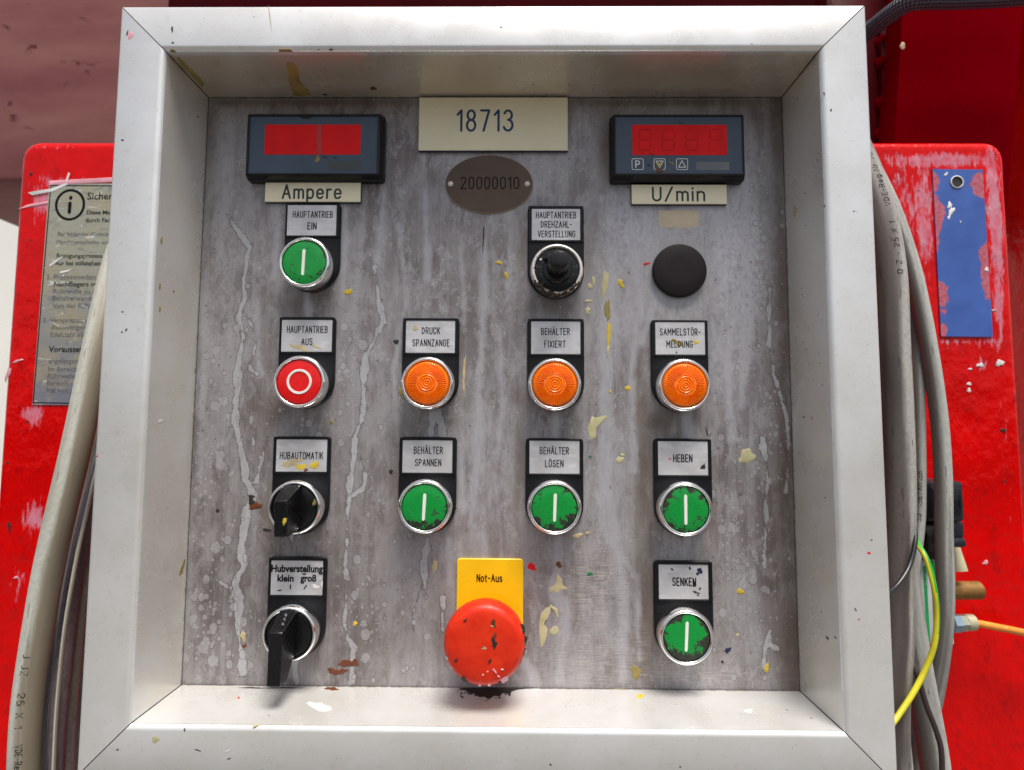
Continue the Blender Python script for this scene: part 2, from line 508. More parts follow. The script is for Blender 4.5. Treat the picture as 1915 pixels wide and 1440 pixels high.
# fine vertical grain, and the cross scouring left of the lower right button
c = g.mix(.38, c, g.mix(g.lin(brush, .25, .75), g.mix(1., c, (.62, .60, .62), 'MULTIPLY'), g.mix(.3, c, (.62, .62, .64))))
sc = g.attr('scour')
c = g.mix(g.ma('MULTIPLY', sc, g.step(hbr, .50, .68)), c, (.54, .49, .45))
c = g.mix(g.ma('MULTIPLY', sc, g.step(hbr, .46, .30)), c, (.13, .105, .10))
pit = g.vor(g.P(1, 0, 1, 200), .22)
c = g.mix(g.ma('MULTIPLY', g.step(pit.outputs['Distance'], .07, .04), g.step(g.sep(pit.outputs['Color'])[2], .70, .78)), c, (.07, .055, .05))
hgt = g.ma('ADD', g.ma('MULTIPLY', brush, .35), g.ma('ADD', g.ma('MULTIPLY', dm, .5), g.ma('MULTIPLY', fine, .7)))
g.bump(hgt, .25, .0002)
STEEL = g.out(c, g.lin(fine, .3, .7, .34, .52), g.lin(dm, 0, 1, .2, .08), Specular_IOR_Level=.4)

# --- anodised aluminium profile
g = G('anodised_aluminium')
P0 = g.P()
px_, py_, pz_ = g.sep(P0)
n1 = g.noise(g.P(1, 1, 1), .03, 5, .6)
n2 = g.noise(g.P(1, 1, 1, 13), .35, 5, .65)
n3 = g.noise(g.P(1, 1, 1, 60), 1.6, 3, .6)
c = g.mix(g.lin(n1, .35, .65), (.69, .68, .655), (.76, .765, .765))
c = g.mix(g.ma('MULTIPLY', g.step(n2, .56, .70), .22), c, (.45, .40, .35))
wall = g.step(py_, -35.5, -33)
c = g.mix(g.ma('MULTIPLY', g.ma('MULTIPLY', wall, g.step(pz_, -149., -148.)), g.lin(g.noise(g.P(1, 1, 1, 88), .05, 4), .3, .7, .15, .5)), c, (.70, .64, .53))  # tan on the inner walls, left off the lower one to keep it bright
tan = g.ma('MULTIPLY', g.ma('MULTIPLY', wall, g.step(pz_, 148.5, 149.5)), g.lin(g.noise(g.P(1, 1, 1, 188), .03, 4), .3, .6, .4, .8))  # tan stain and the under side's shade, both put into the colour
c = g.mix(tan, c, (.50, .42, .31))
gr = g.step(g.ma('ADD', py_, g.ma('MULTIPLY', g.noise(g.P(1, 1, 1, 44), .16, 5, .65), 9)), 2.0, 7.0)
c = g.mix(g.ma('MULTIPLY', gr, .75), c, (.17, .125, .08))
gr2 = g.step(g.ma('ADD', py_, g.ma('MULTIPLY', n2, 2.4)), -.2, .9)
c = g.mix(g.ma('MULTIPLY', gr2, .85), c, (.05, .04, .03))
sv = g.vor(g.P(1, 1, 1, 71), .13)
c = g.mix(g.ma('MULTIPLY', g.step(sv.outputs['Distance'], .075, .05), g.step(g.sep(sv.outputs['Color'])[0], .78, .82)), c, (.10, .075, .06))
g.bump(n3, .08, .0001)
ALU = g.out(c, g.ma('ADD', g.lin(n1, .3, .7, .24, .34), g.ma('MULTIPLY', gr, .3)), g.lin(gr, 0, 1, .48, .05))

# --- chrome bezels, with worn and dirty lower rims
g = G('worn_chrome')
n1 = g.noise(g.P(), .35, 5, .65)
n2 = g.noise(g.P(off=12), 1.8, 3, .6)
c = g.mix(g.lin(n1, .3, .7), (.84, .83, .82), (.93, .93, .93))
c = g.mix(g.ma('MULTIPLY', g.step(n1, .62, .68), .6), c, (.20, .15, .10))
CHROME = g.out(c, g.lin(n1, .3, .7, .14, .22), 1.)
g = G('chipped_chrome')
n1 = g.noise(g.P(off=3), .42, 5, .65)
z_ = g.sep(g.P())[2]
c = g.mix(g.lin(n1, .3, .7), (.82, .76, .70), (.92, .90, .86))
low = g.lin(z_, 53, 46, 0, .2)
chip = g.step(g.ma('ADD', n1, low), .60, .63)
c = g.mix(chip, c, (.03, .018, .012))
CHIPPED = g.out(c, g.lin(chip, 0, 1, .3, .7), g.lin(chip, 0, 1, .55, 0))

BLACK = worn('black_plastic', (.006, .006, .008), (.05, .048, .045), .4, .38, dark=.3, spec=.28)
BLACKG = worn('black_gloss', (.004, .004, .005), (.03, .028, .026), .15, .24, scale=.4, spec=.42)
BEZEL = worn('meter_bezel', (.005, .005, .006), (.012, .012, .012), .2, .3, scale=.1, spec=.35, bmp=.0)
RUBBER = worn('black_rubber', (.013, .009, .011), (.03, .026, .026), .5, .55, spec=.25)
CREAM = worn('cream_laminate', (.80, .73, .52), (.45, .33, .14), .22, .38, scale=.12, dark=.06)
NAVY = worn('navy_core', (.012, .03, .085), (.05, .05, .06), .3, .5)
ENGR = worn('engraved_blue', (.010, .045, .13), (.03, .05, .08), .3, .5)
ENGRD = worn('engraved_dark', (.012, .03, .032), (.05, .06, .05), .3, .5)
INK = worn('black_ink', (.004, .004, .005), (.02, .02, .02), .25, .6, spec=.15)
INKF = worn('faded_ink', (.10, .10, .11), (.30, .30, .30), .8, .6, scale=.9)
WHITE = worn('white_mark', (.80, .79, .74), (.35, .32, .24), .4, .4, scale=.9, dark=.05)
YEL = worn('yellow_plastic', (.86, .52, .0), (.55, .33, .02), .35, .35, scale=.3, dark=.06)
SLATE = worn('slate_foil', (.062, .090, .135), (.08, .105, .145), .5, .34, spec=.3, scale=.15, dark=.15)
WINRED = worn('red_filter', (.80, .006, .008), (.5, .01, .01), .3, .35, spec=.15, scale=.35, dark=.14)
SEG = worn('unlit_segment', (.68, .004, .007), (.55, .006, .01), .3, .36, spec=.15, bmp=.05)
STREAKR = worn('dark_red_streak', (.42, .0, .0), (.12, .05, .02), .6, .2)
GREYF = worn('grey_foil', (.055, .062, .068), (.10, .11, .12), .6, .45)
GREYL = worn('light_grey_foil', (.14, .15, .17), (.2, .2, .22), .6, .45)
BRONZE = worn('tarnished_bronze', (.098, .066, .048), (.16, .085, .05), .5, .42, .55, scale=.10, dark=.35)
BRASSE = worn('bright_edge', (.42, .34, .24), (.2, .15, .1), .5, .35, .7)
RIVET = worn('pale_rivet', (.62, .58, .48), (.2, .15, .1), .5, .35, .4)
TAPE = worn('tape_remnant', (.56, .47, .34), (.62, .58, .50), .7, .7, scale=.5, dark=.15)
MUSH = None

g = G('legend_silver')
n1 = g.noise(g.P(), .10, 4); n2 = g.noise(g.P(1, 1, 1, 9), .8, 5, .65); n4 = g.noise(g.P(.5, 1, 1.4, 25), .22, 5, .6)
c = g.mix(g.lin(n1, .3, .7), (.47, .46, .47), (.60, .60, .62))
c = g.mix(g.ma('MULTIPLY', g.step(n4, .52, .64), .35), c, (.74, .74, .75))
c = g.mix(g.ma('MULTIPLY', g.step(n2, .66, .72), .5), c, (.22, .20, .17))
SILVER = g.out(c, g.lin(n4, .3, .7, .3, .45), .25)

def button_green(name, thr, radial, dx, dz, cx, cz, seed):
    g = G(name)
    x, y, z = g.sep(g.P())
    rx = g.ma('DIVIDE', g.ma('SUBTRACT', x, cx), 11.0); rz = g.ma('DIVIDE', g.ma('SUBTRACT', z, cz), 11.0)
    rr = g.ma('SQRT', g.ma('ADD', g.ma('MULTIPLY', rx, rx), g.ma('MULTIPLY', rz, rz)))
    n1 = g.noise(g.P(off=seed), .22, 5, .62, .5); n2 = g.noise(g.P(off=seed + 9), 1.1, 4, .65)
    n0 = g.ma('MULTIPLY', g.ma('SUBTRACT', n1, .5), g.ma('ADD', g.ma('MULTIPLY', rr, .75), .3))
    v = g.ma('ADD', g.ma('ADD', n0, g.ma('MULTIPLY', g.ma('SUBTRACT', n2, .5), .14)),
             g.ma('ADD', g.ma('MULTIPLY', g.ma('POWER', rr, 4), radial), g.ma('ADD', g.ma('MULTIPLY', rx, dx), g.ma('MULTIPLY', rz, dz))))
    m = g.step(v, thr - .012, thr + .03)
    c = g.mix(g.lin(n2, .3, .7), (.0, .21, .028), (.003, .30, .046))
    c = g.mix(m, c, g.mix(g.step(n2, .45, .6), (.012, .014, .010), (.03, .035, .02)))
    g.bump(g.ma('SUBTRACT', 1., m), .3, .0002)
    return g.out(c, g.lin(m, 0, 1, .3, .55))

g = G('button_red')
n1 = g.noise(g.P(off=2), .3, 5, .6)
c = g.mix(g.lin(n1, .3, .7), (.62, .0, .0), (.78, .008, .01))
c = g.mix(g.ma('MULTIPLY', g.step(n1, .64, .70), .6), c, (.15, .02, .0))
REDCAP = g.out(c, .28)
g = G('amber_lens')
n1 = g.noise(g.P(off=2), .35, 5, .6)
c = g.mix(g.lin(n1, .3, .7), (.92, .14, .0), (1., .22, .0))
c = g.mix(g.ma('MULTIPLY', g.step(n1, .66, .70), .5), c, (.35, .07, .0))
AMBER = g.out(c, .2, 0, 0, Specular_IOR_Level=.45, Subsurface_Weight=.35, Subsurface_Radius=(.004, .0015, .0003), Subsurface_Scale=1.)
g = G('mushroom_red')
n1 = g.noise(g.P(off=2), .16, 5, .6); n2 = g.noise(g.P(off=7), .55, 5, .65)
x, y, z = g.sep(g.P())
c = g.mix(g.lin(n1, .3, .7), (.56, .014, .002), (.72, .034, .004))
rim = g.lin(y, -29, -24, .0, .10)
c = g.mix(g.step(g.ma('ADD', n2, rim), .67, .73), c, (.09, .012, .012))
MUSH = g.out(c, g.lin(n2, .3, .7, .34, .5), Specular_IOR_Level=.35)

# --- red machine paint
g = G('red_machine_paint')
n1 = g.noise(g.P(), .025, 5, .6); n2 = g.noise(g.P(1, 1, .6, 14), .13, 5, .65); n3 = g.noise(g.P(1, 1, .25, 33), .30, 5, .7)
rip = g.noise(g.P(1, 1, .7, 50), .09, 4, .5)
c = g.mix(g.lin(n1, .3, .7), (.50, .0, .0), (.68, .0, .0))
c = g.mix(g.ma('MULTIPLY', g.step(n2, .54, .70), .5), c, (.27, .002, .004))
sf = g.attr('scuff')
m1 = g.step(g.ma('ADD', sf, g.ma('MULTIPLY', g.ma('SUBTRACT', n3, .5), 2.3)), .42, .80)
c = g.mix(g.ma('MULTIPLY', m1, .75), c, g.mix(g.lin(n2, .3, .7), (.56, .09, .15), (.60, .36, .46)))
fl = g.vor(g.P(1, 1, 1, 8), .05)
c = g.mix(g.ma('MULTIPLY', g.step(g.ma('ADD', fl.outputs['Distance'], g.ma('MULTIPLY', n3, .2)), .16, .13), g.step(g.sep(fl.outputs['Color'])[1], .74, .78)), c, (.10, .02, .015))
fl2 = g.vor(g.P(1, 1, .5, 108), .06)
c = g.mix(g.ma('MULTIPLY', g.step(g.ma('ADD', fl2.outputs['Distance'], g.ma('MULTIPLY', n3, .3)), .24, .20), g.step(g.sep(fl2.outputs['Color'])[1], .80, .84)), c, (.72, .36, .40))
g.bump(g.ma('ADD', rip, g.ma('MULTIPLY', n2, .5)), .5, .0022)
REDP = g.out(c, g.lin(m1, 0, 1, .16, .5), 0, 0, Specular_IOR_Level=.22)
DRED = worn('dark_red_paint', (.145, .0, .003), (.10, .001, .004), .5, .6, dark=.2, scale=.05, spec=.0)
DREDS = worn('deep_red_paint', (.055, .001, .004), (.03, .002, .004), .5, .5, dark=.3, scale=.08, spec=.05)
g = G('dusty_mauve_paint')
n1 = g.noise(g.P(.3, 1, 1), .02, 4); n2 = g.noise(g.P(.6, 1, 1, 30), .035, 4, .6, .5)
c = g.mix(g.lin(n1, .3, .7), (.17, .062, .066), (.25, .115, .105))
c = g.mix(g.ma('MULTIPLY', g.step(n2, .60, .68), .8), c, (.06, .012, .018))
MAUVE = g.out(c, .5, Specular_IOR_Level=.05)
PLASTER = worn('white_wall', (.78, .77, .72), (.6, .58, .52), .3, .8, scale=.01, dark=.05)
CONC = worn('grey_floor', (.13, .125, .12), (.08, .08, .078), .5, .8, scale=.01, dark=.2)
g = G('blue_plate')
n1 = g.noise(g.P(off=2), .05, 5, .6); n3 = g.noise(g.P(off=22), .5, 4, .6)
c = g.mix(g.lin(n1, .3, .7), (.032, .085, .33), (.050, .125, .43))
c = g.mix(g.ma('MULTIPLY', g.step(n3, .66, .72), .5), c, (.02, .04, .12))
c = g.mix(g.step(g.ma('ADD', g.attr('lap'), g.ma('MULTIPLY', g.ma('SUBTRACT', g.noise(g.P(off=70), .16, 5, .65), .5), 11)), -.3, .3), c,
          g.mix(g.lin(n3, .3, .7), (.40, .04, .07), (.48, .16, .22)))
BLUE = g.out(c, .35)
g = G('foil_sticker')
n1 = g.noise(g.P(), .05, 5, .6); n2 = g.noise(g.P(.5, 1, 1.4, 8), .12, 6, .65, 1.); n3 = g.noise(g.P(.4, 1, 1.5, 28), .2, 5, .6, 1.)
zz = g.sep(g.P())[2]
c = g.mix(g.lin(zz, 0, 90, 0, 1), (.19, .195, .24), (.34, .34, .27))
c = g.mix(g.ma('MULTIPLY', g.step(n1, .46, .60), .6), c, (.36, .31, .20))
c = g.mix(g.ma('MULTIPLY', g.step(n2, .55, .62), .55), c, (.17, .165, .19))
c = g.mix(g.ma('MULTIPLY', g.step(n3, .61, .66), .75), c, (.68, .68, .64))
STICK = g.out(c, .35, .2)
def pvc(name, a, b, dirt, amt, side=0, off=0.):
    g = G(name)
    n1 = g.noise(g.uv(.5, 1.4), 1.2, 4, .55); n2 = g.noise(g.uv(2.2, 4), 3.0, 4, .6); n3 = g.noise(g.P(), .5, 4); n4 = g.noise(g.uv(.25, 1.0), 2.5, 5, .6)
    vv = g.sep(g.node('UVMap').outputs[0])[1]
    c = g.mix(g.lin(n3, .3, .7), a, b)
    c = g.mix(g.ma('MULTIPLY', g.step(n1, .42, .64), amt * .8), c, dirt)
    c = g.mix(g.ma('MULTIPLY', g.step(n4, .50, .60), amt * .6), c, tuple(q * .7 for q in dirt))
    c = g.mix(g.ma('MULTIPLY', g.step(n2, .62, .66), min(1, amt)), c, tuple(q * .5 for q in dirt))
    if side:                                   # grime rubbed into the flank facing the frame
        nx = g.sep(g.node('NewGeometry').outputs['Normal'])[0]
        f = g.step(g.ma('ADD', g.ma('MULTIPLY', nx, side), g.ma('MULTIPLY', g.ma('SUBTRACT', n4, .5), 1.6)), -.05 - off, .55 - off)
        c = g.mix(g.ma('MULTIPLY', f, .85), c, dirt)
    g.bump(n3, .1, .0003)
    return g.out(c, .45)
PVC1 = pvc('pale_grey_sheath', (.44, .45, .40), (.56, .56, .50), (.19, .15, .10), .5, 1)
PVC2 = pvc('grubby_grey_sheath', (.30, .29, .27), (.42, .41, .38), (.055, .038, .036), .8, -1, .35)
PVC3 = pvc('light_grey_sheath', (.34, .35, .33), (.44, .44, .41), (.10, .085, .075), .65, -1, -.15)
PVC4 = pvc('dark_grey_sheath', (.085, .062, .070), (.15, .115, .125), (.03, .025, .03), .6)
PVC5 = pvc('slate_grey_sheath', (.13, .14, .155), (.19, .20, .21), (.05, .045, .05), .6)
PVC6 = pvc('taupe_sheath', (.20, .175, .15), (.29, .26, .22), (.06, .05, .045), .6)
WIRE = worn('black_wire', (.018, .018, .024), (.06, .06, .06), .4, .3)
WIREB = worn('brown_wire', (.045, .03, .03), (.08, .07, .07), .4, .35)
EYEL = worn('earth_yellow', (.62, .56, .02), (.4, .3, .05), .3, .35)
EGRN = worn('earth_green', (.03, .33, .02), (.1, .2, .05), .3, .35)
VBLK = worn('valve_black', (.012, .014, .024), (.05, .05, .06), .4, .38)
VWHT = worn('valve_white', (.72, .74, .76), (.4, .4, .4), .3, .4)
VGRN = worn('valve_green', (.004, .38, .09), (.1, .3, .1), .4, .4)
BRASS = worn('sintered_brass', (.23, .115, .025), (.10, .05, .02), .7, .6, .35, scale=1.4)
NICK = worn('nickel', (.50, .50, .40), (.3, .28, .2), .4, .3, .7)
NICKB = worn('blue_nickel', (.30, .42, .52), (.2, .25, .3), .4, .3, .6)
HOSEO = worn('orange_hose', (.78, .27, .03), (.85, .55, .3), .4, .22, coat=.3)
BEIGE = worn('beige_sleeve', (.46, .42, .28), (.3, .26, .18), .4, .5)
g = G('braided_hose')
u = g.node('UVMap').outputs[0]
ux, uy, _ = g.sep(u)
def diag(k1, k2):
    return g.ma('SINE', g.ma('ADD', g.ma('MULTIPLY', ux, k1), g.ma('MULTIPLY', uy, k2)))
br = g.ma('MULTIPLY', diag(150, 26), diag(150, -26))
c = g.mix(g.step(br, -.1, .35), (.004, .005, .014), (.085, .105, .17))
g.bump(br, .8, .001)
BRAID = g.out(c, .45)
C_YEL = worn('paint_yellow', (.62, .45, .03), (.35, .22, .03), .8, .5, scale=.8, dark=.25)
C_PALE = worn('paint_pale_yellow', (.50, .46, .26), (.24, .21, .19), .8, .5, scale=.8, dark=.25)
C_OLV = worn('paint_olive', (.28, .22, .06), (.24, .21, .19), .8, .5, scale=.8, dark=.25)
C_TAN = worn('paint_tan', (.50, .40, .22), (.24, .21, .19), .8, .5, scale=.8, dark=.25)
C_RED = worn('paint_red', (.66, .0, .006), (.4, 0, 0), .3, .35)
C_BLK = worn('soot_black', (.016, .013, .011), (.05, .04, .03), .6, .6, scale=.8)
C_RUST = worn('rust_brown', (.14, .035, .008), (.03, .012, .006), .7, .45, scale=.5)
C_WHT = worn('paint_white', (.72, .72, .72), (.5, .5, .48), .5, .5)
C_GRN = worn('paint_green', (.004, .17, .05), (0, .1, .03), .3, .4)
C_NAVY = worn('paint_navy', (.012, .012, .07), (.03, .03, .05), .3, .4)
C_PINK = worn('paint_pink', (.72, .34, .40), (.6, .5, .52), .6, .5)

# ------------------------------------------------------------------ setting
mb = MB(); mb.box(-6000, 6000, -6000, 6000, -1260, -1200)
struct(mb.build('ground', CONC, None, 0))
mb = MB(); mb.box(-5000, 5000, 1500, 1600, -1199, 2600)
struct(mb.build('wall', PLASTER, None, 0))

# ------------------------------------------------------------------ control panel
HW, HH, DEP, S1, S2, FW = 150.0, 149.1, 38.2, 1.83, 2.0, 21.4
panel = thing('control_panel', (0, 0, -HH - S2 - FW),
              'stained steel machine control panel in a silver aluminium frame with rows of buttons', 'control panel')

# the sheet, with fields for its stains, tones and painted shade
def seg_field(X, Z, lines):               # largest (half width - distance) over all strokes, in mm
    F = np.full(X.shape, -30.)
    for pts, wds in lines:
        q = [at(a, b) for a, b in pts]
        for i in range(len(q) - 1):
            ax, az, bx, bz = q[i][0], q[i][2], q[i + 1][0], q[i + 1][2]
            r0 = wds[min(i, len(wds) - 1)] / 2 * ppm(0); r1 = wds[min(i + 1, len(wds) - 1)] / 2 * ppm(0)
            dx, dz = bx - ax, bz - az
            t = np.clip(((X - ax) * dx + (Z - az) * dz) / (dx * dx + dz * dz + 1e-9), 0, 1)
            F = np.maximum(F, r0 + (r1 - r0) * t - np.hypot(X - ax - t * dx, Z - az - t * dz))
    return F
def ell_field(X, Z, items):               # soft ellipses
    F = np.zeros(X.shape)
    for a, b, rx, rz, s in items:
        q = at(a, b)
        F = np.maximum(F, s * np.exp(-(((X - q[0]) / (rx * ppm(0))) ** 2 + ((Z - q[2]) / (rz * ppm(0))) ** 2)))
    return F
N = 330
xs = np.linspace(-HW, HW, N); zs = np.linspace(-HH, HH, N)
X, Z = np.meshgrid(xs, zs)
drips = [
 ([(425, 400), (442, 428), (466, 462), (455, 525), (456, 560), (447, 591), (455, 630), (445, 679), (444, 707), (442, 756), (442, 792), (447, 820), (457, 866), (459, 896), (472, 925), (461, 960), (450, 1027), (457, 1057), (437, 1090), (447, 1120), (447, 1147), (443, 1173), (450, 1207), (453, 1262)], [6, 11, 10, 9, 14, 11, 11, 10, 14, 14, 15, 10, 11, 11, 10, 11, 10, 12, 11, 15, 11, 10, 11, 13]),
 ([(455, 580), (480, 630), (468, 690), (482, 700)], [6, 7, 5, 3]),
 ([(470, 780), (474, 830)], [7, 6]), ([(500, 820), (486, 870), (480, 900), (466, 905)], [4, 4, 4, 3]),
 ([(405, 1085), (430, 1100), (440, 1120)], [4, 7, 8]),
 ([(700, 500), (711, 570), (717, 601), (696, 642), (683, 673), (680, 714), (680, 770), (664, 814), (664, 842), (658, 882), (653, 920), (649, 976), (649, 1020), (646, 1057), (648, 1080)], [6, 10, 10, 8, 11, 11, 10, 7, 15, 10, 9, 8, 8, 8, 11, 9]),
 ([(648, 1112), (646, 1145), (644, 1166), (650, 1193), (662, 1212), (660, 1235), (658, 1275)], [4, 9, 8, 6, 9, 7, 10]),
 ([(664, 842), (678, 860), (684, 900), (680, 915), (662, 925)], [6, 5, 4, 6, 4]),
 ([(560, 1100), (553, 1200), (552, 1278)], [5, 9, 8]), ([(545, 1002), (548, 1045)], [9, 6]),
 ([(808, 770), (806, 818)], [10, 8]), ([(820, 772), (827, 818)], [7, 8]),
 ([(1440, 540), (1438, 640), (1448, 700), (1470, 780), (1476, 850), (1470, 920)], [4, 8, 9, 8, 8, 5]),
 ([(1428, 820), (1436, 900), (1432, 980), (1430, 1060)], [9, 9, 6, 6]),
 ([(1440, 1180), (1437, 1205), (1452, 1212)], [9, 7, 5]), ([(1427, 1260), (1432, 1210), (1438, 1190)], [5, 9, 9]),
 ([(800, 1005), (792, 1060), (797, 1120)], [11, 9, 4]), ([(830, 1120), (826, 1170), (833, 1185)], [9, 7, 4]),
 ([(790, 1090), (772, 1150), (775, 1200)], [3, 5, 3]),
]
softs = [
 ([(573, 548), (577, 592)], [14, 8]), ([(1040, 775), (1036, 818)], [16, 10]), ([(1285, 778), (1290, 820)], [18, 12]), ([(1283, 1008), (1280, 1048)], [14, 10]), ([(900, 1000), (907, 1044)], [14, 8]), ([(838, 1010), (842, 1090)], [6, 4]), ([(1262, 558), (1256, 596)], [10, 8]), ([(640, 340), (646, 470), (640, 560)], [8, 12, 5]), ([(1230, 430), (1226, 560), (1200, 640)], [12, 18, 8]), ([(1395, 350), (1398, 600), (1385, 760)], [18, 24, 12]), ([(860, 830), (866, 960)], [5, 8]), ([(480, 560), (486, 700)], [5, 8]),
 ([(716, 285), (716, 400), (705, 480), (700, 520)], [6, 10, 8, 5]), ([(792, 290), (796, 400), (800, 520)], [9, 15, 8]),
 ([(905, 410), (905, 560), (897, 700), (892, 850), (880, 980)], [4, 14, 10, 14, 8]),
 ([(935, 620), (940, 760), (925, 900), (940, 1040)], [5, 8, 6, 4]),
 ([(1140, 520), (1132, 650), (1135, 800), (1130, 900), (1150, 1000), (1165, 1100), (1165, 1270)], [16, 26, 22, 20, 18, 20, 18]),
 ([(1120, 930), (1140, 1010), (1190, 1080), (1195, 1230)], [10, 14, 8, 10]),
 ([(1046, 1010), (1038, 1100), (1060, 1150), (1045, 1275)], [15, 24, 22, 14]), ([(985, 1240), (1000, 1275)], [12, 20]),
 ([(1180, 420), (1200, 560), (1180, 700), (1185, 880)], [14, 20, 10, 14]), ([(1375, 560), (1360, 700), (1370, 820)], [14, 10, 16]),
 ([(520, 300), (520, 420), (512, 520)], [6, 9, 5]), ([(420, 300), (418, 420)], [8, 4]), ([(385, 500), (380, 700), (375, 900)], [5, 7, 6]),
 ([(745, 420), (760, 560), (735, 700), (750, 860)], [6, 9, 5, 3]), ([(862, 450), (868, 620)], [4, 6]), ([(955, 430), (948, 560)], [3, 5]),
]
fields = {
 'drip': seg_field(X, Z, drips), 'softdrip': seg_field(X, Z, softs),
 'spot': np.clip(ell_field(X, Z, [(400, 900, 70, 330, 1.1), (400, 1180, 90, 130, 1.3), (660, 700, 60, 160, .9), (560, 800, 80, 60, .9), (700, 1130, 120, 140, .9), (1400, 1050, 90, 220, 1.1), (1440, 780, 50, 200, 1.0), (1400, 520, 80, 200, .9)]), 0, 1.2) + .25,
 'brown': np.clip(ell_field(X, Z, [(1200, 720, 22, 130, .9), (1228, 790, 45, 30, .9), (1205, 900, 20, 140, .95), (1208, 1130, 22, 120, .95), (1462, 250, 26, 120, .95), (1464, 560, 26, 260, .9), (1470, 900, 30, 280, .95), (1482, 1200, 40, 130, 1.),  # brown stains, plus shade left of the holders and along the top painted in
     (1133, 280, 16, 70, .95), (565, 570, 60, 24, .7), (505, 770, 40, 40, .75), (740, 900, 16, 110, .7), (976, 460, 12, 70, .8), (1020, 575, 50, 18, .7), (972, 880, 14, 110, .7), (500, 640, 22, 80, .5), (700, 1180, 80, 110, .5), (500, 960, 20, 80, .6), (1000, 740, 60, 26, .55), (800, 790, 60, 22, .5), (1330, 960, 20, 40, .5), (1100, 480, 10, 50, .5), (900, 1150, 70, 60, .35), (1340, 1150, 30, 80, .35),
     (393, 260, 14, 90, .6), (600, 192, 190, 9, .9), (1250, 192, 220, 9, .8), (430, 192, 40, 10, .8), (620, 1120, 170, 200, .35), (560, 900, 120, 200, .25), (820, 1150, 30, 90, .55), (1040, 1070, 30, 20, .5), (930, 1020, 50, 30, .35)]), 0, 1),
 'bright': np.clip(ell_field(X, Z, [(1390, 480, 70, 150, .75), (1400, 360, 40, 100, .5), (1180, 420, 60, 90, .6), (1370, 640, 50, 120, .5), (1090, 220, 40, 60, .3), (1180, 600, 50, 80, .4), (1330, 390, 60, 30, .5)]), 0, 1),
 'dark': np.clip(ell_field(X, Z, [(400, 950, 75, 380, .85), (540, 640, 90, 160, .45), (600, 1150, 190, 140, .55), (760, 900, 120, 200, .35), (1475, 900, 45, 400, .5), (1080, 720, 90, 60, .5), (1020, 1230, 90, 60, .5), (1100, 960, 60, 40, .5), (960, 660, 60, 100, .3), (620, 250, 260, 40, .35)]), 0, 1),
 'scour': np.clip(ell_field(X, Z, [(1110, 1090, 62, 75, 1.), (1120, 1230, 130, 60, .7), (1290, 1262, 170, 16, .7), (1010, 1060, 30, 40, .3)]), 0, 1),
}
mb = MB()
mb.v = [(x, 0., z) for z in zs for x in xs]
mb.f = [(j * N + i, j * N + i + 1, (j + 1) * N + i + 1, (j + 1) * N + i) for j in range(N - 1) for i in range(N - 1)]
mb.mi = [0] * len(mb.f)
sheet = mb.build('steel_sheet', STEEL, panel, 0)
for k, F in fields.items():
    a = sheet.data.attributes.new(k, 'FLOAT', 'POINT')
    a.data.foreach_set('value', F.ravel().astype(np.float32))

# frame: four mitred extrusions
prof = [(0, .4), (S1 * .92, -DEP + 3.2), (S1 * .98, -DEP + 1.8)]
prof += [(S1 + 2.6 - 2.6 * cos(radians(a)) * 1.0, -DEP + 2.6 - 2.6 * sin(radians(a))) for a in (15, 30, 45, 60, 75, 90)]
prof += [(S1 + FW - 1.2 + 1.2 * sin(radians(a)), -DEP + 1.2 - 1.2 * cos(radians(a))) for a in (0, 30, 60, 90)]
prof += [(S1 + FW, 60)]
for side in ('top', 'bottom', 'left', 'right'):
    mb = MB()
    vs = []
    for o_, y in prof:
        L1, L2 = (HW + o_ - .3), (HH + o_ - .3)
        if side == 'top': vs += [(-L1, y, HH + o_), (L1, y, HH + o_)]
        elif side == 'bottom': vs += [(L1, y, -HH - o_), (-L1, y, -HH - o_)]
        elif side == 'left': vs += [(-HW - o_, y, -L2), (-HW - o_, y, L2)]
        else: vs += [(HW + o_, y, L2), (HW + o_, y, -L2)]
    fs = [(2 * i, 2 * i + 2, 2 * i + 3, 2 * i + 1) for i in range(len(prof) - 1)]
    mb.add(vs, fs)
    tagp(mb.build('frame_rail', ALU, panel, 40), {'top': 'upper frame rail with stain and shade painted tan on its under side', 'bottom': 'lower frame rail with pale sloping inner face',
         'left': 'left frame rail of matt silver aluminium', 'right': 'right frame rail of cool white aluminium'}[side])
mb = MB(); mb.box(-HW - 19, HW + 19, 1.5, 58, -HH - 19, HH + 19)
mb.build('housing', BLACK, panel, 0)

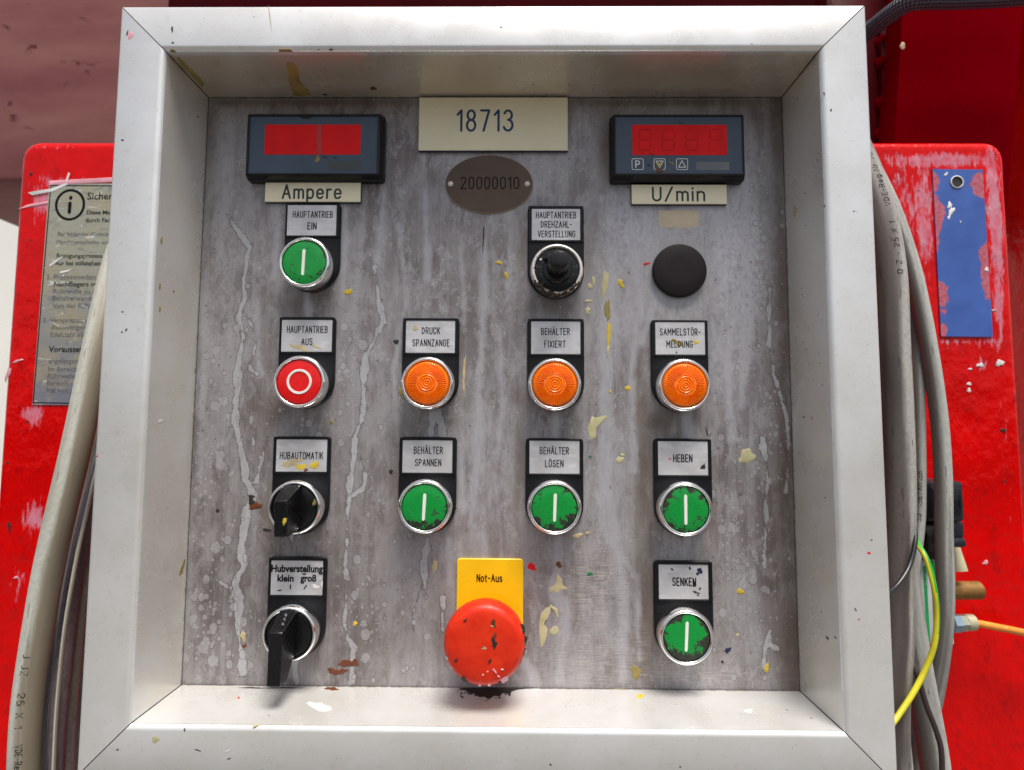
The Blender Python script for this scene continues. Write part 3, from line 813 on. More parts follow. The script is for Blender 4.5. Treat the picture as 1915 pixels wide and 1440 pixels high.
# paint, glue and soot lumps lying on the faces of the panel
WN = {'panel': ((0, 0, 0), (0, -1, 0)), 'front': ((0, -DEP, 0), (0, -1, 0)),
      'top': ((0, 0, HH), (0, -S2 / DEP, -1)), 'bottom': ((0, 0, -HH), (0, -S2 / DEP, 1)),
      'left': ((-HW, 0, 0), (1, -S1 / DEP, 0)), 'right': ((HW, 0, 0), (-1, -S1 / DEP, 0))}
def blob(surf, px, py, rx, ry, mat, rot=0., seed=0, rough=.35, h=.18, parent=None, name='paint_splash', pts=None, off=.03):
    if isinstance(surf, str):
        p0, n = WN[surf]
    else: p0, n = surf
    n = np.array(n, float); n /= np.linalg.norm(n)
    rnd = random.Random(seed * 7919 + int(px * 3 + py))
    if pts is None:
        k = 22
        ph = [rnd.uniform(0, 6.28) for _ in range(5)]
        pts = []
        for i in range(k):
            a = 2 * pi * i / k
            q = 1 + rough * (.5 * sin(2 * a + ph[0]) + .4 * sin(3 * a + ph[1]) + .35 * sin(5 * a + ph[2]) + .3 * sin(7 * a + ph[3])) * .8
            x, y = rx * q * cos(a), ry * q * sin(a)
            pts.append((px + x * cos(rot) - y * sin(rot), py + x * sin(rot) + y * cos(rot)))
    cx = sum(p[0] for p in pts) / len(pts); cy = sum(p[1] for p in pts) / len(pts)
    base = [hit(a, b, p0, n) for a, b in pts]
    k = len(base)
    cc = hit(cx, cy, p0, n)
    vs = [b + n * off for b in base] + [b + (cc - b) * .12 + n * h * .8 for b in base] + [b + (cc - b) * .5 + n * h for b in base] + [cc + n * h]
    fs = []
    for r in range(2):
        for i in range(k):
            j = (i + 1) % k
            fs.append((r * k + i, r * k + j, (r + 1) * k + j, (r + 1) * k + i))
    fs += [(2 * k + i, 2 * k + (i + 1) % k, 3 * k) for i in range(k)]
    m = MB(); m.add(vs, fs)
    return m.build(name, mat, parent or panel, 50)
B = [
 ('panel', 651, 546, 10, 4, C_YEL, -.3), ('panel', 646, 540, 7, 4, C_WHT, 0), ('panel', 933, 491, 6, 3.5, C_YEL, .2), ('panel', 947, 515, 3.5, 7, C_YEL, -.2),
 ('panel', 1209, 493, 5.5, 3, C_RED, -.3), ('panel', 1103, 535, 6, 4, C_PALE, 0), ('panel', 1110, 525, 3, 8, C_PALE, .1), ('panel', 1100, 563, 7, 3, C_PALE, -.1), ('panel', 1099, 581, 5, 6.5, C_PALE, 0),
 ('panel', 1131, 530, 6, 26, C_PALE, .03), ('panel', 1136, 580, 5, 22, C_OLV, 0), ('panel', 1138, 625, 4.5, 22, C_YEL, 0), ('panel', 1161, 530, 5, 9, C_YEL, -.35), ('panel', 1137, 655, 2.5, 12, C_PALE, 0),
 ('panel', 1174, 726, 5, 5, C_YEL, 0), ('panel', 1141, 732, 2.5, 2.5, C_YEL, 0), ('panel', 1159, 860, 6, 7, C_PALE, .5), ('panel', 1164, 851, 4, 3, C_PALE, 0),
 ('panel', 1080, 1002, 9, 4.5, C_TAN, -.3), ('panel', 1098, 997, 3.5, 3, C_TAN, 0), ('panel', 1103, 1073, 4.5, 4, C_GRN, 0), ('panel', 1104, 854, 2.5, 2.5, C_GRN, 0),
 ('panel', 813, 1058, 4, 14, C_TAN, .05), ('panel', 1045, 1056, 5, 6, C_RUST, 0), ('panel', 1189, 1257, 8, 14, C_OLV, -.5),
 ('panel', 1397, 853, 16, 12, C_PALE, .4), ('panel', 1384, 1106, 6.5, 5.5, C_YEL, 0), ('panel', 1379, 1187, 3, 3.5, C_TAN, 0), ('panel', 1434, 1249, 4.5, 8, C_YEL, 0),
 ('panel', 1361, 1216, 5, 6, C_NAVY, .6), ('panel', 1351, 1238, 3, 2, C_BLK, 0), ('panel', 1337, 1218, 5, 5, C_WHT, 0),
 ('panel', 741, 639, 4.5, 5, C_BLK, 0), ('panel', 731, 882, 4, 4, C_BLK, 0), ('panel', 471, 938, 10, 5, C_BLK, .9), ('panel', 478, 946, 12, 7, C_RUST, .1), ('panel', 470, 929, 6, 4, C_BLK, .4), ('panel', 499, 991, 9, 2.5, C_BLK, .05),
 ('panel', 651, 1241, 17, 7, C_RUST, -.1), ('panel', 627, 1256, 14, 6, C_RUST, .1), ('panel', 643, 1254, 8, 3.5, C_RUST, -.2), ('panel', 664, 1238, 5, 7, C_RUST, .3), ('panel', 457, 1208, 4, 4, C_RUST, 0), ('panel', 455, 1190, 5, 10, C_TAN, 0),
 ('panel', 868, 690, 3, 20, C_TAN, .06), ('panel', 867, 722, 2.5, 12, C_TAN, 0), ('panel', 750, 733, 4, 9, C_OLV, -.4), ('panel', 620, 789, 3, 4, C_OLV, 0), ('panel', 664, 1166, 4, 4, C_YEL, 0), ('panel', 625, 1055, 2.5, 3, C_WHT, 0),
 ('panel', 904, 445, 1.6, 22, C_BLK, .05), ('panel', 1322, 807, 1, 9, C_BLK, -.25), ('panel', 407, 955, 3, 4, C_BLK, 0), ('panel', 440, 1045, 8, 3, C_WHT, 0),
 ('panel', 403, 973, 9, 5, C_WHT, -.2), ('panel', 397, 1121, 4, 6, C_WHT, 0), ('panel', 411, 1046, 5, 7, C_WHT, 0),
 ('top', 698, 165, 6, 3.5, C_RUST, .3), ('top', 983, 108, 3, 3.5, C_BLK, 0), ('top', 619, 93, 4, 1.5, C_BLK, .2), ('top', 608, 177, 5, 1.5, C_BLK, .1), ('top', 569, 168, 8, 4, C_OLV, .1),
 ('left', 299, 536, 1.6, 6, C_OLV, 0), ('left', 299, 578, 1.6, 6, C_OLV, 0), ('left', 302, 450, 2, 7, C_OLV, 0), ('left', 341, 1062, 3, 14, C_OLV, .3), ('left', 370, 218, 1.5, 1.5, C_BLK, 0), ('left', 325, 545, 1.5, 1.5, C_BLK, 0), ('left', 300, 788, 5, 4, C_WHT, 0),
 ('bottom', 602, 1326, 24, 13, C_WHT, .2), ('bottom', 492, 1345, 20, 6, C_TAN, -.55), ('bottom', 446, 1305, 2.5, 2, C_RED, 0), ('bottom', 1197, 1302, 8, 3.5, C_YEL, -.1), ('bottom', 620, 1288, 12, 3, C_RUST, 0), ('bottom', 1400, 1330, 10, 4, C_WHT, 0),
 ('front', 244, 66, 6, 6, C_PINK, 0), ('front', 238, 62, 1.5, 5, C_BLK, .3), ('front', 505, 34, .8, 26, C_TAN, -.12), ('front', 229, 262, 3, 1.5, C_BLK, 0), ('front', 1606, 1158, 2, 1.5, C_RED, 0), ('front', 1625, 1034, 3, 2.5, C_RED, 0),
 ('front', 1554, 206, 2, 2.5, C_BLK, 0), ('front', 1541, 175, 1.5, 3, C_BLK, 0), ('front', 1597, 395, 1.5, 1.5, C_BLK, 0), ('front', 1630, 1010, 2.2, 1.2, C_BLK, .5), ('front', 1600, 1140, 3.5, 1.2, C_BLK, .9), ('front', 1562, 1192, 3.5, 1.2, C_BLK, .9), ('front', 1547, 1192, 2, 1.5, C_BLK, 0),
 ('front', 182, 853, 1.5, 2, C_RED, 0), ('front', 228, 621, 1.6, 2, C_BLK, 0), ('front', 236, 617, 1.6, 3, C_BLK, .3), ('front', 370, 1403, 6, 1.2, C_BLK, .4), ('front', 425, 1405, 6, 1.3, C_WHT, -.4), ('front', 428, 1419, 3.5, 1.2, C_BLK, -.4), ('front', 345, 1365, 1.5, 3, C_BLK, 0), ('front', 291, 1383, 6, 7, C_PALE, 0),
 ('front', 322, 55, 1.6, 7, C_BLK, 0), ('front', 323, 80, 2.2, 2, C_BLK, 0),
 ('right', 1518, 782, 3, 3, C_TAN, 0), ('right', 1487, 395, 4, 9, C_TAN, 0), ('right', 1525, 1190, 4, 2, C_WHT, 0), ('right', 1547, 1193, 1.5, 5, C_BLK, -.6), ('right', 1503, 780, 1.6, 1.6, C_BLK, 0),
]
for i, (s_, a, b_, rx, ry, m_, rot) in enumerate(B):
    if s_ == 'panel' and m_ == C_WHT: continue
    blob(s_, a, b_, rx, ry, m_, rot, i, .42, .22 if s_ == 'panel' else .1)
blob('panel', 0, 0, 0, 0, C_RED, pts=[(992, 1051), (1000, 1056), (1003, 1068), (995, 1066), (986, 1063), (988, 1055)])
blob('panel', 0, 0, 0, 0, C_PALE, pts=[(1107, 777), (1112, 781), (1120, 780), (1134, 776), (1136, 781), (1124, 791), (1117, 799), (1114, 806), (1115, 815), (1110, 821), (1103, 820), (1101, 811), (1098, 799), (1103, 791)])
blob('panel', 0, 0, 0, 0, C_PALE, pts=[(1042, 1072), (1050, 1082), (1053, 1094), (1062, 1100), (1056, 1103), (1047, 1103), (1044, 1109), (1036, 1106), (1026, 1106), (1030, 1097), (1037, 1095), (1041, 1086)])
blob('panel', 0, 0, 0, 0, C_PALE, pts=[(1022, 1136), (1030, 1134), (1029, 1145), (1021, 1154), (1018, 1166), (1024, 1177), (1022, 1192), (1016, 1205), (1012, 1212), (1010, 1196), (1008, 1180), (1009, 1160), (1012, 1146)])
blob('panel', 0, 0, 0, 0, C_PALE, pts=[(1028, 1178), (1036, 1170), (1044, 1172), (1044, 1182), (1036, 1188), (1028, 1184)])
blob('panel', 0, 0, 0, 0, C_PALE, pts=[(1029, 1130), (1042, 1138), (1045, 1152), (1043, 1156), (1038, 1143), (1028, 1134)])
blob('top', 0, 0, 0, 0, C_OLV, pts=[(317, 94), (324, 92), (345, 115), (372, 142), (384, 156), (378, 163), (366, 150), (340, 124)], h=.15)
C_AMB = worn('resin_amber', (.33, .22, .075), (.22, .14, .05), .6, .3, scale=.4)
blob('top', 0, 0, 0, 0, C_AMB, pts=[(521, 92), (543, 92), (549, 99), (555, 112), (560, 135), (562, 155), (567, 172), (582, 178), (560, 180), (549, 178), (541, 160), (537, 135), (527, 112), (523, 100)], h=.12)
# soot under the emergency button, a ragged line with flakes
rn = random.Random(5)
blob('bottom', 0, 0, 0, 0, C_BLK, name='soot_patch', pts=[(862, 1287), (905, 1286), (950, 1285), (985, 1284), (1012, 1285), (985, 1288), (968, 1290), (958, 1293), (950, 1298), (940, 1296), (934, 1303), (925, 1301), (914, 1308), (905, 1303), (896, 1304), (886, 1297), (878, 1296), (870, 1291), (856, 1290)], h=.12)
for i in range(34):
    a = rn.uniform(862, 955); b_ = 1296 + abs(rn.gauss(0, 6)) - abs(a - 912) * .06
    blob('bottom', a, b_, rn.uniform(1, 3.4), rn.uniform(.7, 2), C_BLK, rn.uniform(0, 3), i, .6, .12, name='soot_flake')
for a, wd in ((530, 35), (1150, 60), (1300, 90), (470, 20)):
    blob('bottom', a, 1286.5, wd, 1.2, C_BLK if a < 600 else C_OLV, .004, int(a), .5, .15, name='dirt_line')

# ---- legend plates
def holder(cxpx, toppx, ring_px, insert, lines, label, zig=0):
    t = at(cxpx, toppx, -2)
    rc = at(ring_px[0], ring_px[1], -12)
    hw = 14.35; top = t[2]; cz = rc[2]; cx = t[0]
    r = 2.2
    out = []
    for i in range(19):
        a = radians(180 + 10 * i)
        out.append((cx + hw * cos(a), cz + (1.6 if cz > -40 else 0.) + hw * sin(a)))
    for i in range(5):
        a = radians(22.5 * i); out.append((cx + hw - r + r * cos(a), top - r + r * sin(a)))
    for i in range(5):
        a = radians(90 + 22.5 * i); out.append((cx - hw + r + r * cos(a), top - r + r * sin(a)))
    mb = MB()
    mb.slab(out, [(0, .05), (0, 1.3), (.5, 1.8)])
    i0 = at(insert[0], insert[1], -2.2); i1 = at(insert[2], insert[3], -2.2)
    x0, x1, z1, z0 = i0[0], i1[0], i0[2], i1[2]
    # raised rim round the insert
    for (a, b, c_, d_) in ((cx - hw + .35, x0, z0 - .9, top - .35), (x1, cx + hw - .35, z0 - .9, top - .35), (x0, x1, z1, top - .35), (x0, x1, z0 - .9, z0)):
        if b - a > .1 and d_ - c_ > .1:
            mb.slab([(a, c_), (b, c_), (b, d_), (a, d_)], [(0, 1.7), (0, 2.35), (.18, 2.6)])
    h_ = mb.build('legend_holder', BLACK, panel, 30)
    tagp(h_, label)
    mi = MB(); mi.slab([(x0 + .12, z0 + .12), (x1 - .12, z0 + .12), (x1 - .12, z1 - .12), (x0 + .12, z1 - .12)], [(0, 1.7), (0, 2.15), (.12, 2.25)])
    mi.build('legend_insert', SILVER, h_, 0)
    if lines:
        ml = MB()
        for txt, a, b, wpx, cap, sw in lines:
            q = at(a, b, -2.3)
            letter(ml, txt, q[0], q[2], -2.26, wpx * ppm(-2.3), cap * ppm(-2.3), sw * ppm(-2.3))
        ml.build('lettering', INK, h_, 0)
    return h_, cx, cz

ringprof = [(12.3, 1.5), (12.6, 4), (13.0, 6.5), (13.05, 9.5), (12.85, 11.0), (12.4, 11.9), (11.8, 12.25), (11.3, 12.1), (11.0, 11.5), (10.9, 9.5)]
me_ring = {}
def ring(px, py, label, name, mat=None, k=1.0):
    c = at(px, py, -12)
    key = (mat or CHROME).name
    if key not in me_ring:
        mb = MB(); mb.lathe(0, 0, [(r * k, h) for r, h in ringprof], 72, cap=False)
        o = mb.build(name, mat or CHROME, None, 50, origin=(0, 0, 0))
        me_ring[key] = o.data
    else:
        o = bpy.data.objects.new(name, me_ring[key]); COL.objects.link(o)
    loc = np.array([c[0], 0, c[2]])
    LOC[o.name] = loc
    o.parent = panel
    o.location = Vector((loc - LOC[panel.name]) * K)
    tagp(o, label)
    return o, c[0], c[2]

def cap(parent, cx, cz, mat, name='button_cap', r=10.75, h=11.6):
    mb = MB(); mb.lathe(cx, cz, [(r, 7), (r, h - .5), (r - .15, h - .15), (r - .5, h), (r * .5, h + .02), (.01, h + .03)], 64)
    return mb.build(name, mat, parent, 40)

def bar_symbol(parent, px0, py0, px1, py1, wpx):
    a = at(px0, py0, -12); b = at(px1, py1, -12)
    mb = MB(); ribbon(mb, [(a[0], a[2]), (b[0], b[2])], wpx * ppm(-12), -11.6, .3)
    return mb.build('bar_symbol', WHITE, parent, 30)

T = 1.5
units_green = [
 ('EIN', (585.7, 380.5), (568.5, 489.5), (537.6, 383, 628.7, 441), [('HAUPTANTRIEB', 585, 401, 76, 12, T), ('EIN', 583.5, 422.6, 16, 12.5, 1.9)], (568, 468, 565.5, 512, 6.2), .085, .01, .03, -.02, 3, 'green start button at top left, black chips around its white bar'),
 ('SPANNEN', (800.5, 817), (793.5, 948), (752.8, 822.5, 846, 885), [('BEH\u00c4LTER', 801, 842, 53, 12, T), ('SPANNEN', 800.5, 865, 48, 12, T)], (794, 926, 791.5, 971, 6.2), .085, .02, .03, -.09, 17, 'green button with black wear along its lower edge, under the clamp legend'),
 ('LOESEN', (1037, 819.4), (1037.2, 949.7), (989.7, 823.5, 1084.4, 886.6), [('BEH\u00c4LTER', 1036.6, 842.8, 53, 12, T), ('L\u00d6SEN', 1036.6, 866.9, 33, 12, T)], (1038.5, 926, 1037, 973, 6.2), .075, .05, .02, -.07, 29, 'green button with black speckled rim beside the emergency stop column'),
 ('HEBEN', (1276.4, 820), (1283.4, 952.8), (1229.7, 824.5, 1325, 889.4), [('HEBEN', 1277, 857, 34, 13, 1.9)], (1282.5, 928, 1283, 979, 6.2), .10, .13, .0, -.01, 41, 'green raise button with a black worn edge, right column'),
 ('SENKEN', (1277.6, 1049), (1285, 1193), (1231, 1055, 1325.8, 1121.5), [('SENKEN', 1279.6, 1088, 41.6, 13.5, 2.0)], (1285.5, 1166, 1283.5, 1216, 6.0), .09, .24, .06, -.05, 53, 'green lower button worn black in a wide ring, bottom right'),
]
leg_lab = {'EIN': 'black legend holder reading Hauptantrieb Ein', 'SPANNEN': 'black legend holder reading Behaelter spannen', 'LOESEN': 'black legend holder reading Behaelter loesen', 'HEBEN': 'black legend holder reading Heben', 'SENKEN': 'black legend holder reading Senken, ink spots on it'}
for nm, hp, rp, ins, lines, bar, thr, rad, dx, dz, seed, lab in units_green:
    holder(hp[0], hp[1], rp, ins, lines, leg_lab[nm])
    o, cx, cz = ring(rp[0], rp[1], lab, 'push_button')
    cap(o, cx, cz, button_green('worn_green_' + nm.lower(), thr, rad, dx, dz, cx, cz, seed))
    bar_symbol(o, *bar)

holder(575.3, 592.5, (558.8, 713.8), (527, 597.5, 620.6, 658.5), [('HAUPTANTRIEB', 574.7, 616, 76.6, 12.3, T), ('AUS', 573.8, 638.8, 20, 12, T)], 'black legend holder reading Hauptantrieb Aus')
o, cx, cz = ring(558.8, 713.8, 'red stop button with a white circle', 'push_button')
cap(o, cx, cz, REDCAP)
q = at(559, 713.5, -12)
mb = MB(); ribbon(mb, [(q[0] + 5.55 * cos(2 * pi * i / 40), q[2] + 5.55 * sin(2 * pi * i / 40)) for i in range(41)], 1.25, -11.6, .3)
mb.build('circle_symbol', WHITE, o, 30)

def lens(parent, cx, cz, seed):
    nr, na = 46, 216
    vs, fs = [], []
    R0 = 10.8
    for i in range(nr + 1):
        r = R0 * i / nr
        for k in range(na):
            a = 2 * pi * k / na
            h = 13.6 - 1.2 * (r / R0) ** 2 - (1.6 * max(0, (r - 9.8)) ** 1.3 if r > 9.8 else 0)
            if r < 4.6: h += .22 * cos(r * 2 * pi / 1.25)
            elif 5.0 < r < 9.7:
                e = min(1, (r - 5.0) / .5, (9.7 - r) / .5)
                h += .26 * e * (1 if (k % 4) < 2 else -1)
            vs.append((cx + r * cos(a), -h, cz + r * sin(a)))
    vs2 = vs
    for i in range(nr):
        for k in range(na):
            j = (k + 1) % na
            if i == 0: fs.append((0, na + j, na + k) if False else (k, na + k, na + j))
            else: fs.append((i * na + k, (i + 1) * na + k, (i + 1) * na + j, i * na + j))
    fs = [tuple(reversed(f)) for f in fs]
    mb = MB(); mb.add(vs2, fs)
    mb.lathe(cx, cz, [(10.85, 8), (10.85, 11.0), (10.8, 11.5), (10.5, 11.6)], 64, cap=False)
    return mb.build('amber_lens', AMBER, parent, 22)
for hp, rp, ins, lines, l1, l2 in (
 ((806, 594.4), (798.5, 716.2), (759, 599, 851, 660.6), [('DRUCK', 806, 618.4, 33.5, 12, T), ('SPANNZANGE', 806, 641, 69, 12, T)], 'black legend holder reading Druck Spannzange', 'amber indicator lamp, left of the three'),
 ((1039.3, 595.6), (1037.6, 718.6), (992.8, 600.5, 1086, 662.8), [('BEH\u00c4LTER', 1038.8, 620, 53, 12, T), ('FIXIERT', 1038, 643.4, 39, 12, T)], 'black legend holder reading Behaelter fixiert', 'amber indicator lamp, middle of the three'),
 ((1270.5, 598), (1281, 720), (1224.7, 601.5, 1319.4, 663.8), [('SAMMELST\u00d6R-', 1272, 620.6, 75, 12, T), ('MELDUNG', 1271, 643.4, 48, 12, T)], 'black legend holder reading Sammelstoermeldung, ochre spots on it', 'amber indicator lamp, right of the three'),
):
    holder(hp[0], hp[1], rp, ins, lines, l1)
    o, cx, cz = ring(rp[0], rp[1], l2, 'indicator_lamp')
    lens(o, cx, cz, 1)

def selector(hp, rp, ins, lines, l1, l2, zt0, zt1, zb, hx, tilt):
    h_, _, _ = holder(hp[0], hp[1], rp, ins, lines, l1)
    o, cx, cz = ring(rp[0], rp[1], l2, 'selector_switch')
    cap(o, cx, cz, BLACKG, 'knob_disc', 10.75, 11.4)
    mb = MB()
    pr = [(zt0, 11.2), (zt0, 12.2), (zt1, 26.6), (zt1 - .5, 27), (zb + .6, 27), (zb, 26.3), (zb + .5, 18.8), (max(zb, -10.4) + 1.0, 13.2), (max(zb, -10.4) + 1.0, 11.2)]
    vs = []
    for sx in (-1, 1):
        for z, h in pr:
            hwid = 4.3 if h < 12 else (3.9 if h < 14 else 3.05)
            x, zz = hx + sx * hwid, z
            vs.append((cx + x * cos(tilt) - zz * sin(tilt), -h, cz + x * sin(tilt) + zz * cos(tilt)))
    n = len(pr)
    fs = [tuple(range(n - 1, -1, -1)), tuple(n + i for i in range(n))] + [(i, (i + 1) % n, n + (i + 1) % n, n + i) for i in range(n)]
    mb.add(vs, fs)
    hd = mb.build('lever', BLACKG, o, 20)
    bv = hd.modifiers.new('edge', 'BEVEL'); bv.width = .0005; bv.segments = 2
    return o, h_
so1, sh1 = selector((564.7, 816), (549.5, 949.7), (517, 821, 611, 883), [('HUBAUTOMATIK', 563.8, 852, 80, 12.2, T)], 'black legend holder reading Hubautomatik, yellow paint spots on it', 'selector switch with short black lever', 11.0, 5.2, -11.6, -.6, .03)
so2, sh2 = selector((556.8, 1041.5), (539.6, 1186.7), (507.3, 1047.5, 603, 1113.8), [], 'black legend holder reading Hubverstellung klein gross', 'selector switch with long black lever pointing down', 11.2, 5.6, -18.4, -.4, -.015)
mt = font_text('Hubverstellung', 555.6, 1063, -2.3, 12.5, INK, sh2, bold=.03, wpx=95, align='C')
m2 = font_text('klein', 534, 1081, -2.3, 12, INK, sh2, bold=.03, wpx=30, align='C'); mt.add(m2.v, m2.f)
m2 = font_text('gro\u00df', 576.7, 1081, -2.3, 12, INK, sh2, bold=.03, wpx=29, align='C'); mt.add(m2.v, m2.f)
for p in (((543, 1094), (543, 1101)), ((573, 1095), (568.5, 1101.5))):
    a = at(*p[0], -2.3); b = at(*p[1], -2.3); ribbon(mt, [(a[0], a[2]), (b[0], b[2])], .6, -2.26, .1)
mt.build('lettering', INK, sh2, 0)
for h_, lst in ((sh1, [(563, 873, 9, 6, C_YEL), (588, 870, 9, 6, C_YEL), (572, 879, 4, 3, C_RUST), (553, 861, 14, 3, C_TAN), (540, 868, 14, 5, C_TAN)]),
                (sh2, [(590, 1097, 6, 4, C_WHT), (603, 1092, 3, 6, C_WHT), (569, 1073.5, 5, 1.6, C_RUST), (523, 1104, 4, 1.5, C_BLK)])):
    for i, (a, b_, rx, ry, m_) in enumerate(lst):
        blob(((0, -2.26, 0), (0, -1, 0)), a, b_, rx, ry, m_, 0, i, .5, .1, parent=h_)
LP = {o.get('label'): o for o in COL.objects if o.get('label')}
for key, lst in (('black legend holder reading Senken, ink spots on it', [(1309, 1067, 5, 5, C_NAVY), (1305, 1073, 2.5, 4, C_NAVY), (1290, 1063, 2.5, 2.5, C_BLK), (1257, 1065, 3, 1.5, C_BLK), (1302, 1108, 6, 2, C_BLK), (1298, 1094, 3, 4, C_BLK), (1309, 1101, 2, 2.5, C_BLK), (1305, 1113, 2, 1.5, C_BLK)]),
                 ('black legend holder reading Sammelstoermeldung, ochre spots on it', [(1268, 641, 11, 5, C_OLV), (1302, 640, 4.5, 4, C_YEL), (1265, 659, 1.6, 1.6, C_BLK)]),
                 ('black legend holder reading Heben', [(1253, 858, 1.8, 1.8, C_RED), (1315, 873, 3.5, 6, C_BLK)]),
                 ('black legend holder reading Druck Spannzange', [(777, 614, 6, 4, C_TAN)]),
                 ('black legend holder reading Hauptantrieb Aus', [(591, 648, 8, 2.5, C_TAN), (560, 650, 14, 5, C_TAN)])):
    for i, (a, b_, rx, ry, m_) in enumerate(lst):
        blob(((0, -2.26, 0), (0, -1, 0)), a, b_, rx, ry, m_, .3, i, .55, .1, parent=LP[key])
# yellow fleck on the short lever
lev = [o for o in COL.objects if o.name.startswith('lever')][0]
blob(((0, -27, 0), (0, -1, 0)), 532, 975, 3, 8, C_YEL, .35, 3, .4, .15, parent=so1)
blob(((0, -11.45, 0), (0, -1, 0)), 588, 940, 4, 5, C_OLV, .3, 3, .5, .15, parent=so1)
# worn white print on the long lever's ramp
q_ = at(539.6, 1186.7, -12)
for i, (a, b_, rx, ry) in enumerate([(534.5, 1150, 2.2, 3.4), (532, 1158, 2, 3), (529, 1167, 2, 3)]):
    blob(((q_[0], -26.6, q_[2] + 5.6), (0, -5.6, 14.4)), a, b_, rx, ry, INKF, .3, i, .5, .1, parent=so2, name='worn_print')

# potentiometer
holder(1039.5, 384.5, (1042, 503), (994, 390, 1085.7, 449.6), [('HAUPTANTRIEB', 1040, 402, 76, 11.7, T), ('DREHZAHL-', 1040.5, 419.5, 58, 11.7, T), ('VERSTELLUNG', 1040.8, 437.5, 70, 11.7, T)], 'black legend holder reading Hauptantrieb Drehzahlverstellung')
o, cx, cz = ring(1042, 503, 'speed dial with chipped chrome bezel and black knob', 'potentiometer', CHIPPED, 1.0)
cap(o, cx, cz, BLACKG, 'dial_plate', 10.75, 11.2)
mb = MB()
nr = 64
for prof_, n_ in (([(7.4, 11), (7.3, 13.2), (6.9, 13.8), (5.6, 14)], 64), ([(5.2, 13.5), (4.9, 18), (4.5, 27.2), (4.1, 27.9), (3.6, 28.1)], 48)):
    vs, fs = [], []
    for r, h in prof_:
        for k in range(n_):
            rr = r * (1 + (.05 if n_ == 48 and k % 4 < 2 else 0))
            vs.append((cx + rr * cos(2 * pi * k / n_), -h, cz + rr * sin(2 * pi * k / n_)))
    for i in range(len(prof_) - 1):
        fs += [(i * n_ + k, i * n_ + (k + 1) % n_, (i + 1) * n_ + (k + 1) % n_, (i + 1) * n_ + k) for k in range(n_)]
    fs.append(tuple((len(prof_) - 1) * n_ + k for k in range(n_)))
    mb.add(vs, fs)
mb.build('knob', BLACKG, o, 30)
mb = MB(); a = radians(140); mb.box(cx - 7.2, cx - 5.0, -17.5, -13.9, cz + 3.6, cz + 7.4); mb.build('pointer', BLACKG, o, 0)
mb = MB(); mb.box(cx - 8.6, cx - 7.6, -12, -11.25, cz + 4.4, cz + 5.3); mb.build('pointer_tip', WHITE, o, 0)
mb = MB()
for k in range(11):
    a = radians(225 - 27 * k)
    ribbon(mb, [(cx + 8.1 * cos(a), cz + 8.1 * sin(a)), (cx + 8.9 * cos(a), cz + 8.9 * sin(a))], .28, -11.25, .05)
ribbon(mb, [(cx + 7.8 * cos(radians(225 - 5.4 * k)), cz + 7.8 * sin(radians(225 - 5.4 * k))) for k in range(28)], .22, -11.25, .06)
for k, ch in ((0, '0'), (2, '2'), (3, '3'), (5, '5'), (8, '8')):
    a = radians(225 - 27 * k)
    letter(mb, ch, cx + 9.9 * cos(a), cz + 9.9 * sin(a), -11.25, .8, 1.2, .2)
mb.build('scale_marks', INKF, o, 0)

# blanking plug
q = at(1272, 505, -3)
mb = MB(); mb.lathe(q[0], q[2], [(13.6, .05), (13.65, 2.2), (13.3, 3.1), (12.5, 3.5), (6, 3.75), (.01, 3.8)], 72)
tagp(mb.build('blanking_plug', RUBBER, panel, 40), 'round black blanking plug in the empty hole')

# emergency stop
a = at(854.6, 1044.6, -1.6); b = at(978, 1160, -1.6)
qs = at(905, 1208, -29)
mb = MB(); mb.slab(rrect((a[0] + b[0]) / 2, (a[2] + qs[2] - 16) / 2, b[0] - a[0], a[2] - qs[2] + 16, 1.6, 5), [(0, .05), (0, 1.3), (.3, 1.6)])
ye = mb.build('emergency_plate', YEL, panel, 30)
mb = MB(); q = at(915.4, 1081, -1.7); letter(mb, 'Not-Aus', q[0], q[2], -1.6, 45.4 * ppm(0), 12.5 * ppm(0), 1.9 * ppm(0), gap=1.7); mb.build('lettering', INK, ye, 0)
sx0, sz0 = qs[0], qs[2]
mb = MB(); mb.lathe(sx0, sz0, [(11, 1.5), (11, 6.5), (15.0, 7.0), (15.6, 9), (15.9, 13), (17.0, 17), (18.2, 19.5), (18.55, 22.5), (18.3, 25.4), (17.5, 27.6), (16.2, 28.9), (14.6, 29.35), (10, 29.6), (5, 29.7), (.01, 29.7)], 96)
es = mb.build('emergency_button', MUSH, panel, 40)
for i, (a, b_, rx, ry, m_, rot) in enumerate([(924, 1203, 5, 12, C_BLK, .0), (925, 1190, 3.5, 7, C_RUST, .1), (916, 1237, 2.5, 6, C_BLK, .2), (923, 1165, 3.5, 10, C_RUST, -.1), (905, 1212, 4, 3.5, C_TAN, 0), (904, 1211, 2.2, 2, C_BLK, 0), (853, 1235, 3, 3, C_BLK, .6), (923, 1252, 2, 1.5, C_PINK, 0), (926, 1256, 2, 4, C_PINK, -.5), (939, 1252, 2, 1.5, C_WHT, 0), (932, 1265, 2.5, 1.5, C_PINK, .5),
        (903, 1262, 1.3, 1.3, C_WHT, 0), (912, 1256, 1.2, 1, C_WHT, 0), (921, 1171, 4, 1.5, C_TAN, 0), (870, 1160, 4, 1.5, C_BLK, 2.5)]):
    blob(((0, -29.6, 0), (0, -1, 0)), a, b_, rx, ry, m_, rot, i, .55, .2, parent=es, off=-.3)
